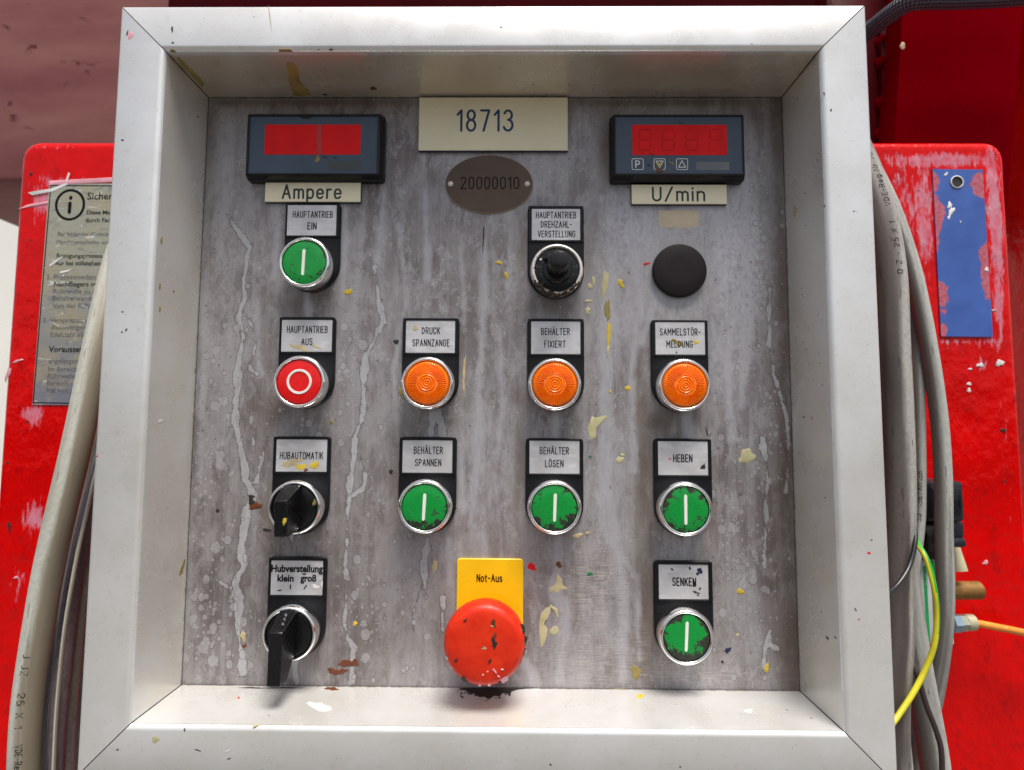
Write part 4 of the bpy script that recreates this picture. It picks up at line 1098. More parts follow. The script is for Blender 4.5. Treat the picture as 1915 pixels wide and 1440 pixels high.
for i, (ang, h, rx, mm) in enumerate([(18, 26.5, 2.3, C_BLK), (20, 26.6, 1.1, C_PALE), (4, 26.3, 2.4, C_BLK), (2, 26.5, 1.3, C_GRN), (-12, 26.3, 2.2, C_BLK), (-25, 26.2, 1.6, C_BLK), (-58, 27.8, 1.9, C_PINK), (-66, 27.9, 1.1, C_BLK), (-82, 27.8, 1., C_WHT), (-120, 28, 1.6, C_BLK), (200, 27.6, .7, C_WHT), (215, 27.4, .8, C_WHT), (-96, 27.8, .8, C_WHT)]):
    a = radians(ang); rr = 17.7
    p = np.array([sx0 + rr * cos(a), -h, sz0 + rr * sin(a)])
    n = np.array([cos(a) * .72, -.7, sin(a) * .72]); n /= np.linalg.norm(n)
    u = np.cross(n, (0, 0, 1.)); u /= np.linalg.norm(u); v_ = np.cross(n, u)
    rn2 = random.Random(i); k = 14
    ring_ = [p + u * rx * cos(2 * pi * j / k) * rn2.uniform(.6, 1.3) + v_ * rx * 1.3 * sin(2 * pi * j / k) * rn2.uniform(.6, 1.3) for j in range(k)]
    mb = MB(); mb.add([q - n * .35 for q in ring_] + [p + n * .25], [(j, (j + 1) % k, k) for j in range(k)])
    mb.build('paint_chip', mm, es, 50)

# digital meters
def meter(x0, y0, x1, y1, inner, win, label, grey, greym):
    a = at(x0, y0, -8); b = at(x1, y1, -8)
    out = rrect((a[0] + b[0]) / 2, (a[2] + b[2]) / 2, b[0] - a[0], a[2] - b[2], 1.0, 3)
    ia = at(inner[0], inner[1], -8); ib = at(inner[2], inner[3], -8)
    mb = MB()
    mb.slab(out, [(-.9, .05), (-.9, 3.4), (-.3, 4), (0, 6.8), (.5, 8.0), (1.0, 8.3)], cap=False)
    n = len(out)
    # flat rim down to the recessed foil
    nr_ = normals(out)
    inn = rrect((ia[0] + ib[0]) / 2, (ia[2] + ib[2]) / 2, ib[0] - ia[0], ia[2] - ib[2], .5, 3)
    vs = [(p[0] - q[0] * 1.0, -8.3, p[1] - q[1] * 1.0) for p, q in zip(out, nr_)] + [(p[0], -8.3, p[1]) for p in inn] + [(p[0], -7.2, p[1]) for p in inn]
    fs = [(r_ * n + i, r_ * n + (i + 1) % n, (r_ + 1) * n + (i + 1) % n, (r_ + 1) * n + i) for r_ in range(2) for i in range(n)]
    mb.add(vs, fs)
    m_ = mb.build('panel_meter', BEZEL, panel, 30)
    tagp(m_, label)
    mf = MB(); mf.slab(inn, [(0, 5), (0, 7.6)]); mf.build('front_foil', SLATE, m_, 0)
    wa = at(win[0], win[1], -7.7); wb = at(win[2], win[3], -7.7)
    mw = MB(); mw.slab(rrect((wa[0] + wb[0]) / 2, (wa[2] + wb[2]) / 2, wb[0] - wa[0], wa[2] - wb[2], .5, 3), [(0, 7.55), (0, 7.72)]); mw.build('display_window', WINRED, m_, 0)
    ga = at(grey[0], grey[1], -7.7); gb = at(grey[2], grey[3], -7.7)
    mw = MB(); mw.slab(rrect((ga[0] + gb[0]) / 2, (ga[2] + gb[2]) / 2, gb[0] - ga[0], ga[2] - gb[2], .4, 3), [(0, 7.55), (0, 7.72)]); mw.build('grey_field', greym, m_, 0)
    return m_
m1_ = meter(462, 211.5, 711, 329, (467.5, 217, 704, 324.6), (496, 233, 673.6, 288.8), 'digital meter with plain red window above the Ampere plate', (614, 301, 677, 318), GREYF)
m2_ = meter(1146, 212.5, 1395, 330.5, (1151, 217.5, 1390, 324.8), (1182, 233.4, 1360, 290), 'digital meter with faint unlit digits above the U/min plate', (1302, 302.5, 1364, 318.5), GREYL)
mb = MB()
def px_rib(mb, pts, wpx, Y, h):
    q = [at(a, b, Y) for a, b in pts]
    ribbon(mb, [(p[0], p[2]) for p in q], wpx * ppm(Y), Y, h)
px_rib(mb, [(597, 235), (596, 262), (597, 287)], 8, -7.72, .06); mb.build('display_streak', STREAKR, m1_, 0)
fo = ((0, -7.62, 0), (0, -1, 0))
for i, (a, b_, rx, ry, mt_) in enumerate([(594, 297, 4, 7, C_OLV), (573, 219, 14, 3, C_BLK), (608, 294, 4, 1.3, C_BLK), (626, 295, 3.5, 1.5, C_BLK)]):
    blob(fo, a, b_, rx, ry, mt_, 0, i, .5, .1, parent=m1_)
for i, (a, b_, rx, ry, mt_) in enumerate([(1233, 319, 6, 5, C_RUST), (1233, 308, 3, 5, C_YEL), (1256, 305, 5, 2, C_OLV), (1213, 309, 3, 1.5, C_BLK), (1219, 289, 5, 1, C_BLK), (1273, 230, 4, 1, C_BLK)]):
    blob(fo, a, b_, rx, ry, mt_, .5, i, .5, .2, parent=m2_)
for dx in (1206, 1250, 1294, 1338):
    mb = MB()
    w_, h_, s_ = 11, 19, 2.5
    for (u0, v0, u1, v1) in ((-w_ + 3, -h_, w_ - 1, -h_), (-w_ + 2, 0, w_ - 2, 0), (-w_ + 1, h_, w_ - 3, h_), (-w_ + 1, -h_ + 4, -w_, -3), (w_ + 1, -h_ + 4, w_, -3), (-w_, 4, -w_ - 1, h_ - 4), (w_, 4, w_ - 1, h_ - 4)):
        px_rib(mb, [(dx + u0, 261.5 + v0), (dx + u1, 261.5 + v1)], 4.4, -7.72, .03)
    mb.build('display_digit', SEG, m2_, 0)
for kx, sym in ((1192.5, 'P'), (1233.5, 'v'), (1275.5, '^')):
    mb = MB()
    q = at(kx, 307, -7.6); s_ = 10.8 * ppm(-7.6)
    o_ = rrect(q[0], q[2], 2 * s_, 2 * s_, .7, 3)
    ribbon(mb, o_ + [o_[0]], .32, -7.6, .08)
    if sym == 'P': letter(mb, 'P', q[0], q[2], -7.6, 1.9, 3.4, .55)
    else:
        k = 1 if sym == '^' else -1
        tr = [(q[0] - 1.8, q[2] - 1.6 * k), (q[0] + 1.8, q[2] - 1.6 * k), (q[0], q[2] + 1.8 * k), (q[0] - 1.8, q[2] - 1.6 * k)]
        ribbon(mb, tr, .42, -7.6, .08)
    mb.build('key_symbol', WHITE, m2_, 0)

def plate(x0, y0, x1, y1, h, core, txt, tc, tw, tcap, sw, inkm, label, name='name_plate', rot=0):
    a = at(x0, y0, -h); b = at(x1, y1, -h)
    out = [(a[0], b[2]), (b[0], b[2]), (b[0], a[2]), (a[0], a[2])]
    mb = MB(); mb.slab(out, [(0, .05), (0, h - .7)]); o = mb.build(name, core, panel, 0); tagp(o, label)
    mb = MB(); mb.slab(out, [(.06, h - .72), (.06, h - .12), (.2, h)]); mb.build('front_layer', CREAM, o, 0)
    mb = MB(); q = at(tc[0], tc[1], -h)
    letter(mb, txt, q[0], q[2], -h, tw * ppm(-h), tcap * ppm(-h), sw * ppm(-h)); mb.build('lettering', inkm, o, 0)
    return o
plate(784, 182, 1062, 281, 2.6, NAVY, '18713', (907, 225.5), 107, 41, 4.6, ENGR, 'cream laminate plate engraved 18713', rot=0)
p1 = plate(496, 341, 674, 377.5, 2.4, NAVY, 'Ampere', (583, 358.5), 112, 26, 3.9, ENGRD, 'cream plate engraved Ampere')
plate(1181, 345, 1360, 381.5, 2.4, NAVY, 'U/min', (1269, 363), 98, 25.5, 3.9, ENGRD, 'cream plate engraved U/min')
# bronze oval
q = at(914.5, 343.5, -1)
rx, rz = 84.5 * ppm(-1), 57.5 * ppm(-1)
out = [(q[0] + rx * cos(2 * pi * i / 72), q[2] + rz * sin(2 * pi * i / 72)) for i in range(72)]
mb = MB(); mb.slab(out, [(0, .05), (0, .7), (.25, .95)]); ov = mb.build('oval_plate', BRONZE, panel, 30)
mb = MB(); n = 72; nr_ = normals(out)
vs = [(p[0] + q_[0] * .25, -.06, p[1] + q_[1] * .25) for p, q_ in zip(out, nr_)] + [(p[0] + q_[0] * .05, -.78, p[1] + q_[1] * .05) for p, q_ in zip(out, nr_)] + [(p[0] - q_[0] * .12, -.8, p[1] - q_[1] * .12) for p, q_ in zip(out, nr_)]
mb.add(vs, [(r_ * n + i, r_ * n + (i + 1) % n, (r_ + 1) * n + (i + 1) % n, (r_ + 1) * n + i) for r_ in range(2) for i in range(n)])
mb.build('bright_edge', BRASSE, ov, 50)
mb = MB(); t = at(916, 342, -1); letter(mb, '20000010', t[0], t[2], -.95, 111 * ppm(-1), 22.5 * ppm(-1), 2.2 * ppm(-1)); mb.build('lettering', INK, ov, 0)
for a, b_ in ((842.5, 344), (986, 344)):
    t = at(a, b_, -1); mb = MB(); mb.lathe(t[0], t[2], [(1.45, .9), (1.4, 1.3), (.9, 1.6), (.01, 1.65)], 20); mb.build('rivet', RIVET, ov, 50)
# tape remnant
rn = random.Random(9)
pts = []
for (xa, ya, xb, yb) in ((1232, 393, 1307, 394), (1307, 394, 1307, 425), (1307, 425, 1232, 426), (1232, 426, 1232, 393)):
    for k in range(7): pts.append((xa + (xb - xa) * k / 7 + rn.uniform(-1.4, 1.4), ya + (yb - ya) * k / 7 + rn.uniform(-1.4, 1.4)))
blob('panel', 0, 0, 0, 0, TAPE, pts=pts, name='tape_remnant', h=.1)

# ------------------------------------------------------------------ red cabinet behind
YC = 110.0
a = at(38, 262, YC); b = at(1880, 262, YC)
cx0, cx1, cz1 = a[0], b[0], a[2]
cz0 = -470.0
cab = thing('red_cabinet', ((cx0 + cx1) / 2, YC + 60, cz0), 'glossy red painted machine cabinet behind the control panel, scuffed and chipped', 'cabinet')
def grid_lines(lo, hi, n, r):
    l = list(np.linspace(lo + r, hi - r, n))
    e = [0, .04, .12, .25, .42, .6, .8]
    return [lo + r * q for q in e] + l + [hi - r * q for q in reversed(e)]
RB, RCN = 6.0, 13.0
gx = grid_lines(cx0, cx1, 220, RCN); gz = grid_lines(cz0, cz1, 170, RCN)
mx, mz = (cx0 + cx1) / 2, (cz0 + cz1) / 2; hx_, hz_ = (cx1 - cx0) / 2, (cz1 - cz0) / 2
verts, SX, SZ = [], [], []
for z in gz:
    for x in gx:
        X_, Z_ = x, z
        qx, qz = abs(x - mx) - hx_ + RCN, abs(z - mz) - hz_ + RCN
        sd_ = hypot(max(qx, 0), max(qz, 0)) + min(max(qx, qz), 0) - RCN
        if sd_ > 0 and qx > 0 and qz > 0:
            k = RCN / hypot(qx, qz)
            X_ = mx + math.copysign(hx_ - RCN + qx * k, x - mx); Z_ = mz + math.copysign(hz_ - RCN + qz * k, z - mz); sd_ = 0
        t = max(0, RB + sd_)
        verts.append((X_, YC + RB - sqrt(max(0, RB * RB - t * t)), Z_)); SX.append(X_); SZ.append(Z_)
nx_, nz_ = len(gx), len(gz)
mb = MB(); mb.v = verts
mb.f = [(j * nx_ + i, j * nx_ + i + 1, (j + 1) * nx_ + i + 1, (j + 1) * nx_ + i) for j in range(nz_ - 1) for i in range(nx_ - 1)]
loop = [i for i in range(nx_)] + [j * nx_ + nx_ - 1 for j in range(1, nz_)] + [(nz_ - 1) * nx_ + i for i in range(nx_ - 2, -1, -1)] + [j * nx_ for j in range(nz_ - 2, 0, -1)]
bb = len(mb.v)
for i in loop: mb.v.append((mb.v[i][0], YC + 120, mb.v[i][2]))
L = len(loop)
mb.f += [(loop[i], bb + i, bb + (i + 1) % L, loop[(i + 1) % L]) for i in range(L)]
mb.mi = [0] * len(mb.f)
body = mb.build('cabinet_body', REDP, cab, 50)
AX = np.array([v[0] for v in mb.v]); AZ_ = np.array([v[2] for v in mb.v])
def ell_c(items):
    F = np.zeros(AX.shape)
    for a, b, rx, rz, s in items:
        q = at(a, b, YC)
        F = np.maximum(F, s * np.exp(-(((AX - q[0]) / (rx * ppm(YC))) ** 2 + ((AZ_ - q[2]) / (rz * ppm(YC))) ** 2)))
    return F
F = ell_c([(75, 335, 30, 16, .62), (72, 372, 12, 50, .75), (150, 338, 60, 8, .7), (60, 470, 10, 60, .3), (62, 775, 24, 26, .95), (64, 965, 24, 44, .8), (85, 375, 20, 34, .9), (105, 345, 30, 12, .9), (50, 1290, 8, 60, .4), (35, 1090, 16, 40, .45), (20, 620, 10, 120, .25), (90, 275, 90, 5, .5),
           (1750, 300, 120, 16, 1.05), (1727, 400, 20, 120, .95), (1700, 380, 30, 90, .6), (1722, 540, 16, 70, .75), (1860, 400, 15, 150, 1.2), (1868, 560, 12, 90, 1.0), (1850, 300, 16, 20, 1.), (1850, 640, 30, 14, .7), (1680, 330, 30, 60, .45), (1790, 640, 60, 8, .6), (1755, 700, 30, 40, .3), (1880, 800, 10, 200, .35), (1830, 680, 30, 20, .45)])
at_ = body.data.attributes.new('scuff', 'FLOAT', 'POINT'); at_.data.foreach_set('value', F.astype(np.float32))
CF = ((0, YC, 0), (0, -1, 0))
for i, (a, b_, rx, ry, m_, rot) in enumerate([(1870, 679, 9, 5, C_WHT, 0), (1833, 683, 6, 4, C_WHT, .2), (1814, 690, 3.5, 2, C_WHT, 0), (1812, 718, 5, 2.5, C_WHT, 0), (1812, 730, 4, 3.5, C_WHT, .3), (1876, 805, 5, 4, C_BLK, .3), (58, 325, 3, 3, C_BLK, 0), (33, 675, 9, 2.5, C_PINK, -.4), (15, 700, 4, 12, C_PINK, .3), (72, 382, 32, 3, C_PINK, -.2), (76, 1045, 10, 2.5, C_TAN, -.7), (30, 1080, 4, 3, C_PINK, 0), (1843, 1052, 5, 4, C_PINK, 0),
      (18, 985, 3, 9, C_BLK, 0), (1878, 900, 3, 1.5, C_BLK, 0), (1858, 580, 4, 1.5, C_WHT, 0)]):
    blob(CF, a, b_, rx, ry, m_, rot, i, .5, .4, parent=cab, name='paint_chip')
# blue plate on the cabinet
c4 = [at(*p, YC - 1) for p in ((1760, 629), (1857, 630), (1838, 317), (1744, 316))]
N2 = 60
mb = MB(); AT = []
laps = [(1830, 345, 16, 26), (1752, 400, 14, 34), (1850, 510, 14, 50), (1760, 555, 14, 30), (1840, 480, 8, 20), (1748, 340, 10, 20), (1760, 620, 12, 14), (1747, 450, 8, 30)]
for j in range(N2 + 1):
    for i in range(N2 // 2 + 1):
        u, v = i / (N2 // 2), j / N2
        p = (c4[0] * (1 - u) + c4[1] * u) * (1 - v) + (c4[3] * (1 - u) + c4[2] * u) * v
        mb.v.append((p[0], YC - 1.0, p[2]))
        f = -9.
        for a, b_, rx, ry in laps:
            q = at(a, b_, YC - 1)
            f = max(f, (1 - hypot((p[0] - q[0]) / (rx * ppm(YC)), (p[2] - q[2]) / (ry * ppm(YC)))) * 5)
        AT.append(f)
W2 = N2 // 2 + 1
mb.f = [(j * W2 + i, j * W2 + i + 1, (j + 1) * W2 + i + 1, (j + 1) * W2 + i) for j in range(N2) for i in range(N2 // 2)]
bb = len(mb.v)
rim = [i for i in range(W2)] + [j * W2 + W2 - 1 for j in range(1, N2 + 1)] + [N2 * W2 + i for i in range(W2 - 2, -1, -1)] + [j * W2 for j in range(N2 - 1, 0, -1)]
for i in rim: mb.v.append((mb.v[i][0], YC + .5, mb.v[i][2])); AT.append(-9.)
mb.f += [(rim[i], bb + i, bb + (i + 1) % len(rim), rim[(i + 1) % len(rim)]) for i in range(len(rim))]
mb.mi = [0] * len(mb.f)
bp = mb.build('blue_plate', BLUE, cab, 0)
at_ = bp.data.attributes.new('lap', 'FLOAT', 'POINT'); at_.data.foreach_set('value', np.array(AT, np.float32))
q = at(1790, 340, YC - 1.5)
mb = MB(); mb.lathe(q[0], q[2], [(4.4, -YC + .9), (4.5, -YC + 1.7), (3.9, -YC + 1.9), (3.7, -YC + 1.3)], 32, cap=False); mb.build('hole_rim', C_WHT, bp, 40)
mb = MB(); mb.lathe(q[0], q[2], [(3.9, -YC + 1.05), (.01, -YC + 1.08)], 32); mb.build('screw_hole', C_BLK, bp, 0)
for i, (a, b_, rx, ry) in enumerate([(1776, 384, 5, 5), (1779, 396, 5, 8), (1774, 407, 3, 3), (1769, 326, 2.5, 4), (1845, 504, 3, 5), (1796, 415, 1.5, 2)]):
    blob(((0, YC - 1, 0), (0, -1, 0)), a, b_, rx, ry, C_WHT, .3, i, .6, .3, parent=bp, name='paint_chip')
# information sticker
YS = YC - .6
tl, bl = at(92, 343, YS), at(60, 757, YS)
wd_ = 130.
mb = MB()
mb.add([(bl[0], YS, bl[2]), (bl[0] + wd_, YS, bl[2]), (tl[0] + wd_, YS, tl[2]), (tl[0], YS, tl[2]), (bl[0], YC + .3, bl[2]), (bl[0] + wd_, YC + .3, bl[2]), (tl[0] + wd_, YC + .3, tl[2]), (tl[0], YC + .3, tl[2])],
       [(0, 1, 2, 3), (0, 4, 5, 1), (1, 5, 6, 2), (2, 6, 7, 3), (3, 7, 4, 0)])
st = mb.build('information_sticker', STICK, cab, 0)
mb = MB()
px_rib(mb, [(300, 348), (95, 347), (62, 753), (300, 757)], 2.2, YS, .05); mb.build('border_line', INK, st, 0)
mb = MB(); q = at(131, 383, YS)
ribbon(mb, [(q[0] + 27 * ppm(YS) * cos(2 * pi * i / 40), q[2] + 29 * ppm(YS) * sin(2 * pi * i / 40)) for i in range(41)], 5.2 * ppm(YS), YS, .05)
px_rib(mb, [(131, 380), (129.5, 397)], 7, YS, .05); px_rib(mb, [(132.5, 369), (132.3, 371)], 7, YS, .05)
mb.build('information_symbol', INK, st, 0)
for txt, x, y, h, bold, w_ in (('Sicherheitshinweis', 163, 373, 14, .012, None), ('Diese Maschine darf nur', 162, 401, 8.5, .01, None), ('durch Fachpersonal', 160, 415.5, 8.5, .01, None),
     ('Bei fehlender Abdeckung', 108, 441, 8, 0, None), ('Maschinenschalter aus', 106, 456, 8, 0, None), ('Reinigungsprozess darf', 106, 482, 8.5, .008, None), ('nur bei stillstehender', 104, 496, 8.5, .012, None),
     ('2. Prozessmedien', 87, 522, 9.5, .005, None), ('Nachfliegers oder', 101, 535.5, 9.5, .008, None), ('R\u00fchrwelle zu ver', 100, 549, 9.5, 0, None), ('Beh\u00e4lterwandung', 98, 562, 9.5, .006, None), ('Von der R\u00fchrwelle', 98, 576, 9.5, .006, None),
     ('3. Verspritzen von', 80, 603, 9.5, 0, None), ('dissolvergemischten', 95, 616, 9.5, 0, None), ('Edelstahl eine', 94, 630, 9.5, 0, None),
     ('Voraussetzung', 91, 658, 11, .014, None), ('angefangen ist', 91, 679, 9, 0, None), ('Im Bereich der', 90, 694, 9, .004, None), ('R\u00fchrwelle', 89, 707, 9, .004, None), ('Bereich -', 87, 721, 9.5, .004, None), ('frei von jeder', 86, 734, 9.5, .006, None)):
    m_ = font_text(txt, x, y, YS, h, None, None, bold=bold)
    m_.build('lettering', INK if bold >= .008 else INKF, st, 0)
# clear tape pulled over the sticker edge
for i, pts in enumerate([[(52, 360), (100, 352), (135, 338), (133, 342), (100, 358), (60, 365)], [(92, 338), (240, 330), (240, 339), (92, 346)], [(92, 495), (118, 478), (116, 482), (94, 500)], [(112, 508), (135, 503), (126, 509), (112, 512)], [(120, 345), (128, 322), (131, 325), (124, 346)]]):
    blob(((0, YS - .1, 0), (0, -1, 0)), 0, 0, 0, 0, C_PINK if i == 1 else C_WHT, pts=pts, parent=st, name='glue_residue', h=.15)

# ------------------------------------------------------------------ machine parts farther back
hood = thing('machine_hood', (-100, 420, 60), 'dusty mauve machine hood with dark soot spots, out of focus at upper left', 'machine hood')
a = at(-200, 337, 360); b = at(1600, -250, 360)
mb = MB(); mb.slab(rrect((a[0] + b[0]) / 2, (a[2] + b[2]) / 2, b[0] - a[0], b[2] - a[2], 18, 6), [(0, -520), (0, -366), (2, -361), (6, -360)])
mb.build('hood_panel', MAUVE, hood, 40)
LOC['x'] = 0
a = at(330, 6, 300); b = at(1700, -160, 300)
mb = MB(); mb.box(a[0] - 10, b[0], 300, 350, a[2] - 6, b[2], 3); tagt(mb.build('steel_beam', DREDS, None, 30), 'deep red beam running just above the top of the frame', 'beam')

colm = thing('machine_column', (300, 240, -200), 'dark red machine column rising at the upper right, smooth front face', 'machine column')
YK = 190.
f4 = [at(1664, 330, YK), at(1889, 330, YK), at(1926, 10, YK), at(1691, 10, YK)]
bx = f4[1][0]
mb = MB()
q4 = [(p[0], p[2]) for p in f4]
lo = (q4[0][0] - 4, q4[0][1] - 60), (q4[1][0] - 8, q4[1][1] - 60); hi = (q4[2][0] + 8, q4[2][1] + 90), (q4[3][0] + 8, q4[3][1] + 90)
mb.slab([lo[0], lo[1], hi[0], hi[1]], [(0, -YK - 25), (0, -YK - 1.2), (.5, -YK - .3), (1.5, -YK)])
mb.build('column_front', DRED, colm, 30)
blob(((0, YK, 0), (0, -1, 0)), 1688, 86, 5, 6.5, C_TAN, 0, 3, .2, .3, parent=colm, name='paint_chip')
# side wall to the right of the column
a = at(1893, 420, YK + 12); mb = MB()
u = [at(1893, 330, YK + 12), at(1990, 330, YK + 12), at(1990, 10, YK + 12), at(1930, 10, YK + 12)]
mb.slab([(u[0][0] - 6, u[0][2] - 330), (u[1][0] + 80, u[1][2] - 330), (u[2][0] + 80, u[2][2] + 80), (u[3][0] + 8, u[3][2] + 80)], [(0, -YK - 200), (0, -YK - 13), (1.0, -YK - 12)])
mb.build('side_plate', REDP, colm, 30)
# flange with bolts
YF = 217.
a = at(1600, 330, YF); b = at(1662, -30, YF)
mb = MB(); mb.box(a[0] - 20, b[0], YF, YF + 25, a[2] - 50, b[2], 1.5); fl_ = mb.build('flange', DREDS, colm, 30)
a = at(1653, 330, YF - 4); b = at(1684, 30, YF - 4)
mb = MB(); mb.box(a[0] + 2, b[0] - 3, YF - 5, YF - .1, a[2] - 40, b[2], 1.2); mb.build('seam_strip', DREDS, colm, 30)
for y in (78, 118, 193, 250):
    q = at(1646, y, YF)
    mb = MB()
    mb.lathe(q[0], q[2], [(5.2, -YF), (5.2, -YF + 1.2), (4.6, -YF + 1.6)], 24)
    mb.lathe(q[0], q[2], [(3.8, -YF + 1.5), (3.8, -YF + 4.6), (3.3, -YF + 5.2)], 6)
    mb.lathe(q[0], q[2], [(1.7, -YF + 5), (1.7, -YF + 8.6), (1.2, -YF + 9.2)], 12)
    mb.build('bolt', DRED, colm, 30)

def cable(name, pts, rpx, mat, label, cat='cable', group=None, n=22, step=6, text=None, mats=None, mi=None):
    P = [at(a, b_, Y) for a, b_, Y in pts]
    path = spline(P, step)
    Ym = sum(p[2] for p in pts) / len(pts)
    r = rpx * ppm(Ym)
    mb = MB(); tube(mb, path, r, n, mi)
    o = mb.build(name, mats or mat, None, 60)
    tagt(o, label, cat, group)
    return o, path, r

def cable_text(o, path, r, txt, s0, cap_mm, wd_mm, upward, mat=INK, ang=0.):
    F = frames(path)
    S = [0.]
    for i in range(1, len(path)): S.append(S[-1] + np.linalg.norm(path[i] - path[i - 1]))
    st_, W = strokes(txt, 2.0)
    mb = MB()
    for s in st_:
        line = []
        for a, b_ in s:
            d = (a / W) * wd_mm; t = (b_ - 3) / 6 * cap_mm
            ss = s0 + d if not upward else s0 - d
            j = min(max(int(np.searchsorted(S, ss)), 1), len(path) - 1)
            f = (ss - S[j - 1]) / (S[j] - S[j - 1])
            c = path[j - 1] * (1 - f) + path[j] * f
            tg = F[j][0]
            tocam = CAM - c; tocam = tocam - tg * np.dot(tocam, tg); tocam /= np.linalg.norm(tocam)
            right = np.cross(tg, tocam)
            sgn = -1 if not upward else 1
            # reading direction tg (or -tg); letter tops point to the side
            th = ang + sgn * t / r * (-1)
            line.append(c + (r + .05) * (cos(th) * tocam + sin(th) * right * -1))
        if len(line) == 1: continue
        line = [q for i, q in enumerate(line) if i == 0 or np.linalg.norm(q - line[i - 1]) > 1e-3]
        if len(line) > 1: tube(mb, line, .17, 5)
    mb.uv = {}
    mb.build('lettering', mat, o, 0)

GL_ = 'grey cables bundled left of the control panel'
GR_ = 'grey cables bundled right of the control panel'
# left bundle, front to back
o, path, r = cable('thick_cable', [(260, 380, 75), (222, 480, 62), (201, 560, 52), (184, 640, 45), (163, 740, 40), (142, 840, 36), (114, 960, 34), (92, 1060, 34), (76, 1150, 34), (56, 1280, 34), (47, 1380, 34), (43, 1500, 36)], 24.5, PVC1, 'thick pale grey cable outermost at the left, printed with black writing', 'cable', GL_, 28)
Ltot = sum(np.linalg.norm(path[i] - path[i - 1]) for i in range(1, len(path)))
def s_at(path, px, py, Y):
    q = at(px, py, Y); d = [np.linalg.norm(p - q) for p in path]; k = int(np.argmin(d))
    return sum(np.linalg.norm(path[i] - path[i - 1]) for i in range(1, k + 1))
cable_text(o, path, r, 'J JZ   25 X 1', s_at(path, 70, 1215, 34), 3.4, 38, False, ang=-.45)
cable_text(o, path, r, 'VDE-Reg Nr', s_at(path, 50, 1372, 34), 3.2, 20, False, ang=-.35)
cable('slate_cable', [(200, 800, 80), (172, 930, 70), (150, 1000, 66), (128, 1100, 60), (107, 1180, 54), (94, 1280, 50), (87, 1360, 50), (83, 1500, 52)], 12, PVC5, 'slate grey thin cable between the thick pale one and the dark one, left side', 'cable', GL_)
cable('dark_cable', [(205, 830, 74), (180, 900, 66), (160, 975, 60), (143, 1060, 55), (128, 1150, 52), (117, 1250, 46), (108, 1340, 42), (100, 1500, 42)], 14.5, PVC4, 'dark purplish grey cable crossing over in the left bundle', 'cable', GL_)
cable('taupe_cable', [(190, 900, 74), (170, 1000, 70), (156, 1100, 66), (145, 1180, 66), (136, 1280, 66), (129, 1380, 66), (125, 1500, 66)], 10.5, PVC6, 'taupe cable tucked against the frame, low on the left', 'cable', GL_)
cable('brown_cable', [(215, 560, 95), (192, 680, 85), (176, 800, 80), (155, 920, 78), (126, 1060, 74), (100, 1180, 72), (82, 1290, 70), (72, 1380, 70), (64, 1500, 70)], 15, PVC6, 'brownish dirty cable just behind the thick pale one on the left', 'cable', GL_)
cable('thin_cable', [(200, 800, 78), (178, 890, 62), (162, 960, 50), (148, 1020, 42), (135, 1090, 38), (122, 1170, 36), (112, 1260, 36), (104, 1360, 36), (98, 1500, 36)], 3.6, PVC1, 'thin pale cable lying along the dark purplish one on the left', 'cable', GL_, 12)
cable('dark_rear_cable', [(185, 1000, 100), (160, 1150, 90), (150, 1300, 85), (146, 1500, 85)], 15, PVC4, 'dark rear cable in the shade close to the left frame edge', 'cable', GL_)
# right bundle
o, path, r = cable('thick_cable', [(1556, 190, 70), (1594, 262, 58), (1625, 336, 48), (1650, 420, 40), (1665, 520, 36), (1670, 640, 34), (1676, 760, 34), (1680, 880, 34), (1680, 980, 34), (1676, 1100, 34), (1676, 1200, 34), (1668, 1330, 34), (1672, 1500, 36)], 28, PVC2, 'thick grubby grey cable running down against the right frame edge', 'cable', GR_, 28)
cable_text(o, path, r, 'O Z - 25 X 1    VDE-Reg Nr 7014', s_at(path, 1682, 525, 36), 3.0, 82, True, ang=.62)
cable('outer_cable', [(1580, 210, 100), (1618, 285, 88), (1665, 380, 74), (1700, 480, 66), (1722, 570, 62), (1742, 680, 60), (1757, 790, 60), (1764, 900, 60), (1765, 1000, 60), (1768, 1100, 60), (1765, 1180, 62), (1754, 1265, 66), (1736, 1350, 70), (1700, 1460, 76)], 14.5, PVC3, 'grey cable bowing outward furthest right over the black valve plug', 'cable', GR_)
o, path, r = cable('printed_cable', [(1670, 380, 86), (1696, 500, 76), (1709, 600, 70), (1716, 700, 66), (1718, 800, 66), (1719, 900, 66), (1717, 980, 66), (1707, 1060, 66), (1700, 1130, 68), (1692, 1250, 72)], 11.5, PVC3, 'slim light grey cable printed with black capitals, mid right bundle', 'cable', GR_)
cable_text(o, path, r, 'HELUKABEL', s_at(path, 1719, 872, 66), 2.7, 21, False)
cable_text(o, path, r, 'CE', s_at(path, 1719, 964, 66), 2.6, 4.2, False)
cable('lower_cable', [(1684, 1000, 56), (1693, 1090, 56), (1705, 1180, 56), (1719, 1265, 56), (1733, 1340, 56), (1747, 1420, 56), (1757, 1510, 56)], 24, PVC3, 'thick light grey cable low on the right, emerging from behind the grubby one', 'cable', GR_)
cable('narrow_cable', [(1672, 700, 30), (1685, 820, 34), (1690, 950, 38), (1698, 1060, 42), (1700, 1150, 46), (1690, 1240, 50), (1688, 1330, 52), (1694, 1400, 52), (1704, 1500, 54)], 9, PVC3, 'narrow grey cable weaving beside the thick grubby one on the right', 'cable', GR_)
cable('dark_cable', [(1684, 1180, 78), (1692, 1260, 76), (1700, 1330, 76), (1708, 1400, 76), (1716, 1500, 78)], 13, PVC4, 'dark purplish cable low in the right bundle beside the frame', 'cable', GR_)
